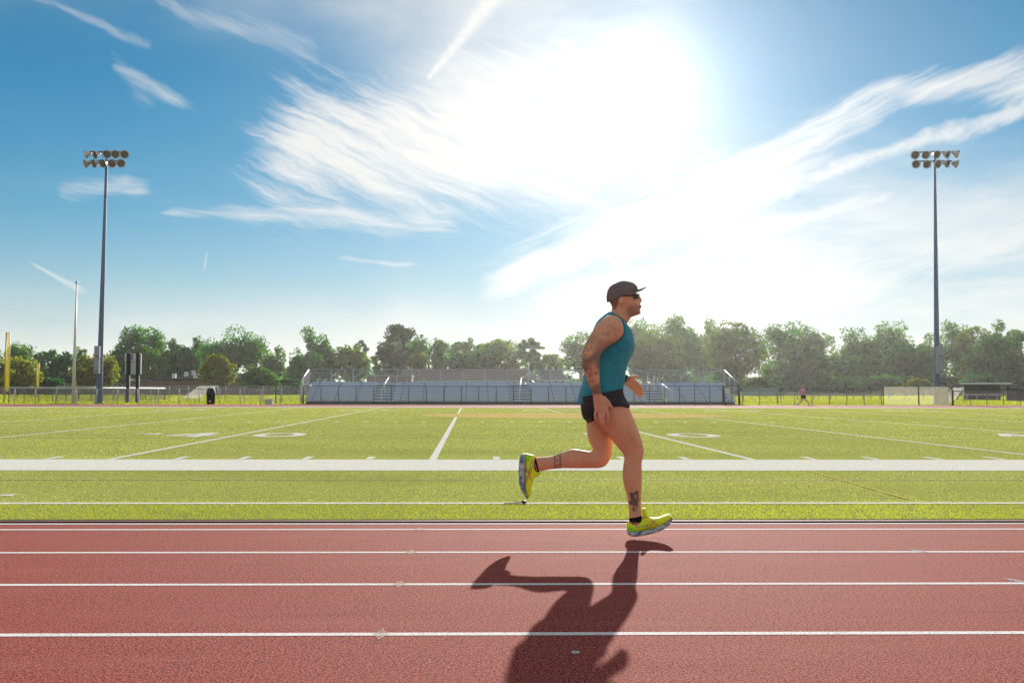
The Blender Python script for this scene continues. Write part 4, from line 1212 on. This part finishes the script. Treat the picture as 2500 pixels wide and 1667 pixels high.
body.ball(at(1563, 746.3, RY), (.010, .022, .006)); body.ball(at(1562.8, 750.5, RY), (.010, .020, .007)); body.ball(at(1558.5, 763, RY), (.017, .026, .016))
for s in (-1, 1):
    body.ball(at(1516.5, 735, RY + s * .081), (.019, .014, .031), 12, 8, np.array([[math.cos(.25), 0, -math.sin(.25)], [0, 1, 0], [math.sin(.25), 0, math.cos(.25)]]))
# right leg (near, landing)
ribs(body, [(1517, 962, 1434, 985, YR - .01, .10), (1535, 994, 1448, 1022, YR - .01, .098), (1551, 1031, 1476, 1050, YR, .09), (1561, 1057, 1492, 1073, YR, .08), (1568, 1080, 1508, 1092, YR, .068), (1572, 1096, 1521, 1107, YR, .060),
            (1571, 1112, 1524, 1120, YR, .056), (1566.5, 1130, 1521, 1140, YR, .054), (1567.5, 1158, 1520, 1166, YR, .057), (1566.5, 1185, 1524.5, 1189, YR, .052), (1565.5, 1210, 1531.5, 1214, YR, .042), (1565, 1237, 1535, 1241, YR, .036), (1567, 1262, 1536, 1268, YR, .036), (1572, 1285, 1538, 1290, YR, .033)])
body.ball(at(1562, 1099, YR), (.030, .040, .036))
for (u, v, dy, rx, ry, rz, tilt) in ((1540, 1058, -.042, .040, .045, .110, .42), (1553, 1084, -.030, .026, .034, .040, .3), (1516, 1048, -.050, .034, .042, .100, .42), (1535, 1162, -.030, .024, .031, .075, .05)):
    body.ball(at(u, v, YR + dy), (rx, ry, rz), 10, 8, np.array([[math.cos(tilt), 0, math.sin(tilt)], [0, 1, 0], [-math.sin(tilt), 0, math.cos(tilt)]]))
# left leg (far, swinging behind)
ribs(body, [(1500, 980, 1424, 985, YL + .01, .10), (1500, 1030, 1431, 1031, YL + .01, .088), (1497, 1060, 1433, 1058, YL, .078), (1495, 1086, 1440, 1082, YL, .066), (1492, 1112, 1447, 1095, YL, .060), (1481, 1134, 1445, 1100, YL, .058),
            (1464, 1142, 1437, 1101, YL, .055), (1440, 1142.5, 1424, 1099, YL, .055), (1405, 1143, 1398, 1096, YL, .056), (1378, 1142.5, 1376, 1102.5, YL, .050), (1350, 1144.5, 1349, 1112.5, YL, .042), (1330, 1147.5, 1327, 1115, YL, .037), (1315, 1152, 1307, 1117, YL, .036), (1297, 1156, 1292, 1122, YL, .033)])
# right arm (near)
ribs(body, [(1506, 772, 1484, 770, RY - .11, .04), (1517, 783, 1471, 779, RY - .155, .060), (1522, 799, 1457, 793, RY - .18, .068), (1520, 818, 1446, 809, RY - .20, .067), (1507, 832, 1436, 825, RY - .21, .060), (1488, 843, 1428, 841, RY - .225, .054), (1471, 857, 1421, 860, RY - .24, .049),
            (1463, 874, 1420, 876, RY - .25, .047), (1463, 894, 1422, 893, RY - .25, .046), (1463.5, 915, 1428, 912, RY - .24, .041), (1465, 938, 1437, 938, RY - .235, .034), (1468, 958, 1446.5, 961, RY - .23, .027), (1477, 975, 1447.5, 973, RY - .225, .021), (1486, 989, 1449, 989, RY - .22, .019), (1485, 1001, 1452, 1003, RY - .22, .016)])
HY = RY - .22
for (u, v, Y, rx, ry, rz, tilt) in ((1497, 802, RY - .235, .058, .030, .062, -.6), (1462, 836, RY - .255, .024, .030, .070, -.75), (1484, 832, RY - .250, .022, .028, .062, -.85), (1446, 890, RY - .280, .024, .026, .060, .1)):
    body.ball(at(u, v, Y), (rx, ry, rz), 10, 8, np.array([[math.cos(tilt), 0, math.sin(tilt)], [0, 1, 0], [-math.sin(tilt), 0, math.cos(tilt)]]))
for pts, r in (([(1455, 998), (1452.5, 1012), (1455, 1026)], (.0105, .0098, .0080)), ([(1463, 1000), (1463, 1017), (1467, 1033)], (.0112, .0104, .0085)), ([(1472, 1000), (1473, 1020), (1475.5, 1037)], (.0114, .0106, .0086)),
               ([(1481, 997), (1484, 1013), (1484, 1029)], (.0112, .0104, .0085)), ([(1472, 968), (1486, 982), (1491, 991), (1495, 997)], (.014, .0125, .011, .0085))):
    P = [at(u, v, HY - (.006 if i == 1 else 0)) for i, (u, v) in enumerate(pts)]; body.tube(P, r, 8); body.ball(P[-1], r[-1] * 1.02, 8, 6)
# left arm (far)
body.tube([at(1500, 795, RY + .16), at(1478, 822, RY + .19), at(1446, 872, RY + .20)], [.062, .056, .046], 12)
body.tube([at(1446, 872, RY + .20), at(1468, 888, RY + .185), at(1497, 908, RY + .165), at(1527, 927, RY + .14)], [.046, .048, .040, .028], 12); body.ball(at(1446, 872, RY + .2), .046)
LY = RY + .13
ribs(body, [(1533, 918, 1523, 938, LY, .024), (1543, 921, 1533, 946, LY, .021), (1554, 928, 1543, 954, LY, .019), (1563, 938, 1551, 958, LY, .017)], 16)
for pts, r in (([(1561, 938), (1568, 950), (1569, 962)], (.0105, .010, .008)), ([(1558, 944), (1565, 956), (1566.5, 967)], (.0108, .010, .008)), ([(1555, 949), (1561, 958), (1563, 967)], (.0105, .0098, .008)), ([(1550, 953), (1556, 961), (1558, 967)], (.0098, .009, .0075)),
               ([(1536, 922), (1548, 919), (1555, 919.5), (1560.5, 920.5)], (.015, .013, .011, .0085))):
    dy = {1561: -.028, 1558: -.010, 1555: .008, 1550: .025}.get(pts[0][0], -.02)
    P = [at(u, v, LY + dy) for (u, v) in pts]; body.tube(P, r, 8); body.ball(P[-1], r[-1] * 1.02, 8, 6)
me = fuse(body, .0052, 9)


def uv_of(co):
    X = co - CAM; d = X @ CFW
    return W / 2 + CX + CF * (X @ CR) / d, HH / 2 - CF * (X @ CU) / d


def vnoise(co, f, seed):
    r = np.random.default_rng(seed); k = np.zeros(len(co))
    for _ in range(9):
        w = r.normal(size=3) * f; k += np.sin(co @ w + r.uniform(0, 6.28))
    return k / 9 ** .5


def skincol(co):
    u, v = uv_of(co); y = co[:, 1]
    c = np.tile(np.array([.76, .375, .215]), (len(co), 1))
    c *= (1 + .05 * vnoise(co, 14, 1))[:, None]
    red = np.clip((v - 930) / 60, 0, 1) * (np.abs(y - HY) < .09) * (v < 1045) * (u < 1500)
    c = c * (1 - red[:, None] * .25) + np.array([.60, .26, .22]) * (red[:, None] * .25)
    ink = np.zeros(len(co))
    arm = (y < RY - .125) & (v < 962) & (v > 775)
    pat = vnoise(co, 55, 3) * .6 + vnoise(co, 110, 4) * .6
    ln = np.exp(-(pat / .28) ** 2); dens = np.clip((v - 800) / 70, .35, 1.)
    ink = np.where(arm, np.clip(np.maximum(ln * .72, np.clip(vnoise(co, 26, 6) * 1.2, 0, .72)), 0, .8) * dens, ink)
    # ankle blot on the near shin
    q = ((u - 1547) / 12) ** 2 + ((v - 1217) / 17) ** 2
    ank = (y < RY) & (v > 1190) & (v < 1255) & (u > 1528)
    blot = (q < 1 + .6 * vnoise(co, 60, 8)) | ((np.abs(u - (1556 + (1214 - v) * .06)) < 2.2) & (v > 1198) & (v < 1224)) | ((((u - 1550) / 8) ** 2 + ((v - 1240) / 9) ** 2 < 1) & (np.abs(vnoise(co, 90, 9)) < .35))
    ink = np.where(ank & blot, .85, ink)
    # woven band round the far calf
    bnd = (y > RY - .02) & (u > 1352) & (u < 1369.5) & (v > 1095)
    ph = (v - 1110) / 34 * 2 * math.pi * 1.25; cx1 = 1360.7 + 7 * np.sin(ph); cx2 = 1360.7 - 7 * np.sin(ph)
    wv_ = (np.abs(u - cx1) < 1.6) | (np.abs(u - cx2) < 1.6) | (np.abs(u - 1353) < .9) | (np.abs(u - 1368.7) < .9)
    ink = np.where(bnd & wv_, .8, ink)
    c = c * (1 - ink[:, None]) + np.array([.085, .075, .075]) * ink[:, None]
    head = (v < 772) & (np.abs(y - RY) < .10) & (u > 1478)
    beard = head & (v > 741 - (u - 1562) * .10) & (u > 1530 - (v - 741) * .1) & (u < 1570) & (v < 772)
    lips = head & (np.abs(v - 748.5) < 3.5) & (u > 1559)
    sd_ = np.clip((v - (739 - (u - 1562) * .10)) / 9, 0, 1) * np.clip((u - (1526 - (v - 741) * .1)) / 12, 0, 1) * (head & ~lips) * .48
    c = c * (1 - sd_[:, None]) + np.array([.13, .085, .065]) * sd_[:, None]
    c[lips] = (.42, .17, .14)
    hairm = head & (u < 1510 - (v - 735) * .25) & (v < 757 - (u - 1490) * .1) & (v > 715)
    c[hairm] = c[hairm] * .35 + np.array([.05, .036, .028]) * .65
    return c


place(me, 'body', MT['skin'], run, skincol)
# tank top
top = MB()
SH = [(1527, 789, 1487, 763, RY, .074), (1531, 795, 1474, 771, RY, .115), (1539, 807, 1459, 786, RY, .150), (1547, 834, 1447, 812, RY, .172), (1546, 852, 1444, 838, RY, .170), (1536, 875, 1438, 870, RY, .162), (1530, 897, 1433, 898, RY, .158),
      (1524, 920, 1424, 925, RY, .163), (1519, 944, 1416, 955, RY, .175), (1518, 970, 1411, 986, RY, .185)]
n = 40; rr = spline(SH, 5); vs, fs = [], []
for j, (ax, ay, bx_, by_, Y, rd) in enumerate(rr):
    A, B = at(ax, ay, Y), at(bx_, by_, Y); c = (A + B) / 2; e = (A - B) / 2; q = j / (len(rr) - 1)
    for k in range(n):
        a = 2 * math.pi * k / n; f = 1 + .045 * q * q * math.sin(5 * a + 3 * q) + .026 * q * math.sin(9 * a - 9 * q) + .020 * math.sin(17 * q + 3 * a) * q + .010 * math.sin(31 * q - 4 * a) * q - .05 * q * q * abs(math.sin(4 * a + 6.5 * q)) ** 3 + .03 * q * abs(math.sin(3 * a - 5 * q + 1)) ** 4
        vs.append(c + e * math.cos(a) * f + np.array([0, rd, 0]) * math.sin(a) * f)
for i in range(len(rr) - 1):
    for k in range(n): k2 = (k + 1) % n; fs.append((i * n + k, i * n + k2, (i + 1) * n + k2, (i + 1) * n + k))
top.add(vs, fs)
tt_ = top.build('tank_top', MT['teal'], run, True)
sol = tt_.modifiers.new('thick', 'SOLIDIFY'); sol.thickness = .003; sol.offset = -1
ring = [vs[k] for k in range(n)] + [vs[0]]
MB().tube(ring, .006, 6, False).build('neck_trim', MT['teal_dark'], tt_, True)
# armhole piping that follows the shoulder
MB().tube([at(1519, 779, RY - .145), at(1524, 795, RY - .175), at(1524, 815, RY - .178), at(1514, 829, RY - .176), at(1502, 836, RY - .172)], .0045, 6).build('armhole_trim', MT['teal_dark'], tt_, True)
# shorts
sh = MB()
ribs(sh, [(1518, 955, 1421, 965, RY, .170), (1521, 972, 1419, 985, RY, .178), (1524, 985, 1419, 998, RY, .178)], 32, 4, 2., False)
ribs(sh, [(1519, 948, 1422, 968, YR - .01, .116), (1524, 968, 1421, 986, YR - .01, .120), (1535, 986, 1420, 1004, YR - .01, .122), (1536.5, 992, 1426, 1020, YR - .01, .118), (1534, 999, 1437, 1033, YR - .01, .115)], 32, 5, 2., False, (-.010, 0, .062))
ribs(sh, [(1505, 975, 1422, 985, YL + .01, .105), (1506, 1000, 1421, 1010, YL + .01, .110), (1505, 1016, 1427, 1024, YL + .01, .108)], 32, 4, 2., False)
so = sh.build('running_shorts', MT['shorts'], run, True); sol = so.modifiers.new('thick', 'SOLIDIFY'); sol.thickness = .003
# cap and brim
cap = MB()
ribs(cap, [(1556.5, 713, 1482, 738, RY, .083), (1557, 705, 1480.5, 726, RY, .085), (1554, 698, 1483, 711, RY, .081), (1545, 690.5, 1491, 698, RY, .067), (1531, 686.5, 1507, 689.5, RY, .036), (1521, 685.6, 1517, 686.2, RY, .008)], 32, 5)
cp_ = cap.build('cap', MT['cap'], run, True)
vs, fs = [], []; na, nr = 17, 6
for zoff in (0, -.004):
    for j in range(nr):
        q = j / (nr - 1)
        for i in range(na):
            s = (i / (na - 1)) * 2 - 1
            c0 = at(1556 - 15 * (abs(s) ** 2.2), 711.5 + 3 * s * s, RY + s * .075); tip = at(1579 - 25 * (abs(s) ** 2.2), 699.3 + 9 * s * s, RY + s * .078)
            p = c0 + (tip - c0) * q + np.array([0, 0, zoff - .006 * math.sin(math.pi * q)]); vs.append(p)
N_ = na * nr
for j in range(nr - 1):
    for i in range(na - 1):
        a = j * na + i; fs.append((a, a + 1, a + na + 1, a + na)); fs.append((N_ + a, N_ + a + na, N_ + a + na + 1, N_ + a + 1))
edge = [j * na for j in range(nr)] + [(nr - 1) * na + i for i in range(1, na)] + [j * na + na - 1 for j in range(nr - 2, -1, -1)]
for a, b in zip(edge[:-1], edge[1:]): fs.append((a, b, N_ + b, N_ + a))
MB().add(vs, fs).build('brim', MT['cap'], cp_, True)
# sunglasses
gl = MB()
for s in (-1, 1): gl.tube([at(1516, 723, RY + s * .080), at(1535, 721.5, RY + s * .080), at(1551, 720, RY + s * .070)], [.0035, .004, .005], 6)
g0 = gl.build('sunglasses', MT['watch'], run, True)
vs, fs = [], []; na, nr = 13, 5
for j in range(nr):
    for i in range(na):
        s = (i / (na - 1)) * 2 - 1; v = 717.5 + j / (nr - 1) * 11
        vs.append(at(1560.5 - 12 * (abs(s) ** 2.4) - (1.6 if j in (0, nr - 1) else 0), v + 1.0 * s * s, RY + s * .071))
for j in range(nr - 1):
    for i in range(na - 1): a = j * na + i; fs.append((a, a + 1, a + na + 1, a + na))
ln_ = MB().add(vs, fs).build('lens', MT['lenses'], g0, True); sol = ln_.modifiers.new('thick', 'SOLIDIFY'); sol.thickness = .004
# watch
wt = MB(); ribs(wt, [(1527.5, 913.5, 1517, 935.5, RY + .145, .033), (1532, 916, 1522.5, 938, RY + .140, .032)], 18, 3)
w_ = wt.build('watch', MT['watch'], run, True)
MB().tube([at(1530.5, 915, RY + .10), at(1524.5, 931, RY + .10)], .012, 8).build('watch_face', MT['dark_metal'], w_, True)


# shoes
def shoe(up, sole, Y, stripes, heel, sockr, tongue):
    o = thing_part = MB(); ribs(o, up, 24, 4, 2.5); sh_ = o.build('shoe', MT['neon'], run, True)
    s = MB(); ribs(s, sole, 24, 4, 3.2); s.build('sole', MT['sole'], sh_, True)
    h = MB(); ribs(h, heel, 24, 3, 2.5); h.build('heel_counter', MT['neon_green'], sh_, True)
    for pts, r, mt in stripes:
        MB().tube([at(u, v, Y - d) for (u, v, d) in pts], r, 6).build('stripe', MT[mt], sh_, True)
    k = MB(); ribs(k, sockr, 20, 3); k.build('sock', MT['sock'], run, True)
    g = MB(); ribs(g, tongue, 14, 3); g.build('tongue', MT['neon'], sh_, True)


shoe([(1531, 1275, 1532, 1296, YR, .022), (1537, 1272, 1539, 1298, YR, .031), (1546, 1276, 1549, 1298, YR, .035), (1557, 1274, 1558, 1297, YR, .036), (1568, 1261, 1570, 1295, YR, .036), (1578, 1258, 1583, 1292, YR, .037), (1590, 1263, 1596, 1289, YR, .041), (1606, 1263, 1610, 1284, YR, .045), (1621, 1257.5, 1625, 1275, YR, .043), (1632, 1254, 1636, 1266, YR, .031), (1637, 1257, 1638, 1262, YR, .010)],
     [(1530.5, 1291, 1533, 1304, YR, .024), (1540, 1295, 1542, 1309, YR, .037), (1560, 1295, 1562, 1307.5, YR, .040), (1580, 1291, 1584, 1303, YR, .042), (1600, 1285, 1604, 1297.5, YR, .048), (1620, 1275, 1625, 1286.5, YR, .047), (1634, 1265, 1638, 1273, YR, .035), (1639.5, 1259, 1641, 1264, YR, .012)], YR,
     [([(1590, 1270, .042), (1598, 1276, .045), (1608, 1282, .047)], .0032, 'coral'), ([(1600, 1268, .044), (1592, 1279, .043), (1586, 1290, .041)], .0032, 'coral'), ([(1550, 1286, .037), (1564, 1285, .038), (1580, 1281, .040)], .0022, 'boxgrey'), ([(1566, 1266, .036), (1572, 1262, .036), (1580, 1261, .037), (1588, 1264, .038)], .0035, 'coral'), ([(1533, 1273, .025), (1545, 1276, .034), (1556, 1275, .036)], .003, 'coral'), ([(1578, 1292, .040), (1583, 1276, .040)], .0022, 'boxgrey')],
     [(1530.5, 1280, 1531.5, 1298, YR, .024), (1537, 1280, 1539, 1299, YR, .0335), (1546, 1287, 1549, 1299, YR, .0375)],
     [(1566.5, 1257, 1535.5, 1264, YR, .0375), (1571, 1270, 1536, 1280, YR, .037)],
     [(1576, 1241, 1569, 1239.5, YR, .014), (1580, 1250, 1568, 1252, YR, .020), (1585, 1261, 1572, 1268, YR, .024)])
shoe([(1304, 1111.5, 1282, 1107, YL, .024), (1307.5, 1119, 1281, 1116, YL, .033), (1305, 1133, 1282, 1133, YL, .036), (1312, 1149, 1281, 1150, YL, .036), (1306.5, 1162, 1280, 1168, YL, .039), (1299, 1183, 1280.5, 1187, YL, .044), (1295.5, 1202, 1283, 1203, YL, .040), (1292.5, 1214, 1287.5, 1213, YL, .018)],
     [(1284, 1106.5, 1272, 1108, YL, .026), (1282, 1120, 1268, 1120, YL, .039), (1283, 1145, 1266.5, 1145, YL, .041), (1281, 1170, 1266.5, 1170, YL, .044), (1282, 1190, 1270, 1190, YL, .047), (1285, 1205, 1277, 1204, YL, .040), (1290, 1217, 1284.5, 1215, YL, .014)], YL,
     [([(1282, 1140, .037), (1290, 1155, .039), (1297, 1171, .041)], .0032, 'coral'), ([(1300, 1140, .037), (1292, 1158, .041), (1281, 1180, .043)], .0032, 'coral'), ([(1298, 1122, .036), (1294, 1140, .038), (1291, 1158, .041)], .0022, 'boxgrey'), ([(1287, 1165, .042), (1282, 1158, .041)], .003, 'coral'), ([(1306, 1113, .028), (1304, 1128, .037), (1311, 1148, .036)], .003, 'coral')],
     [(1303.5, 1111, 1281.5, 1106.5, YL, .0255), (1301, 1119, 1280.5, 1116, YL, .0345), (1292, 1126, 1281, 1124, YL, .0370)],
     [(1316, 1152.5, 1307.5, 1116.5, YL, .0375), (1306, 1156, 1302, 1118, YL, .037)],
     [(1322, 1156, 1319, 1151, YL, .014), (1316, 1160, 1309, 1150, YL, .020), (1306, 1165, 1300, 1152, YL, .024)])

# ---- distant jogger
JY = 72.4
jg = thing('person', 'distant jogger in pale pink top and dark shorts on the far track', 'person', (at(1961, 985, JY)[0], JY, 0))
b = MB(); J = lambda u, v, dy=0.: at(u, v + 1.2, JY + dy)
b.tube([J(1961, 967), J(1960.5, 958), J(1959.8, 950)], [.15, .13, .15], 10); b.tube([J(1959.8, 950), J(1959.3, 945)], [.06, .055], 8); b.ball(J(1959, 942), (.085, .08, .115))
b.tube([J(1959.8, 966, -.08), J(1957, 976.5, -.08), J(1951.5, 983, -.07), J(1949.5, 985.5, -.07)], [.095, .06, .045, .04], 8)
b.tube([J(1962.5, 966, .08), J(1967, 975, .08), J(1973, 979.5, .08), J(1974.6, 984, .08)], [.095, .06, .045, .04], 8)
b.tube([J(1957.5, 949.5, -.17), J(1953.8, 956, -.2), J(1957, 958.5, -.25)], [.055, .042, .03], 8); b.tube([J(1962, 949.5, .17), J(1966, 956, .2), J(1963, 959, .1)], [.055, .042, .03], 8)
m2 = fuse(b, .014, 4)
place(m2, 'body', MT['skin'], jg, lambda co: np.tile(np.array([.50, .29, .21]), (len(co), 1)))
p = MB(); p.tube([J(1961, 963), J(1960.5, 957), J(1959.8, 949.2)], [.16, .145, .165], 12); p.tube([J(1957.6, 949.3, -.17), J(1954, 955.7, -.2)], [.068, .055], 8); p.tube([J(1962, 949.3, .17), J(1966, 955.7, .2)], [.068, .055], 8)
p.build('running_top', MT['pink'], jg, True)
p = MB(); p.tube([J(1961, 968.5), J(1961, 962.5)], [.175, .165], 12); p.tube([J(1960, 966, -.08), J(1958.6, 970.5, -.08)], [.11, .10], 8); p.tube([J(1962.5, 966, .08), J(1964.4, 970, .08)], [.11, .10], 8); p.build('shorts', MT['watch'], jg, True)
p = MB(); p.ball(J(1959.6, 940.6), (.10, .095, .11)); p.tube([J(1961, 940), J(1964, 942), J(1965, 946)], [.05, .045, .015], 8); p.build('hair', MT['blond'], jg, True)
for pts in ([(1950.5, 985.3), (1947.5, 986.3)], [(1974.2, 983.2), (1975.2, 987)]):
    p = MB(); p.tube([J(u, v - .4, -.07) for u, v in pts], [.05, .035], 8); p.build('shoe', MT['watch'], jg, True)

# ------------------------------------------------------------------ thin morning haze
hzm = bpy.data.materials.new('haze_air'); hzm.use_nodes = True; t = hzm.node_tree; t.nodes.clear()
pv = NN(t, 'VolumePrincipled'); pv.inputs['Color'].default_value = (1., .98, .95, 1); pv.inputs['Density'].default_value = .00008; pv.inputs['Anisotropy'].default_value = .72
om = NN(t, 'OutputMaterial'); t.links.new(pv.outputs[0], om.inputs['Volume'])
hz_o = MB().box(-1000, 1000, -60, 1600, -1.2, 27.).build('haze', hzm, None, kind='stuff')
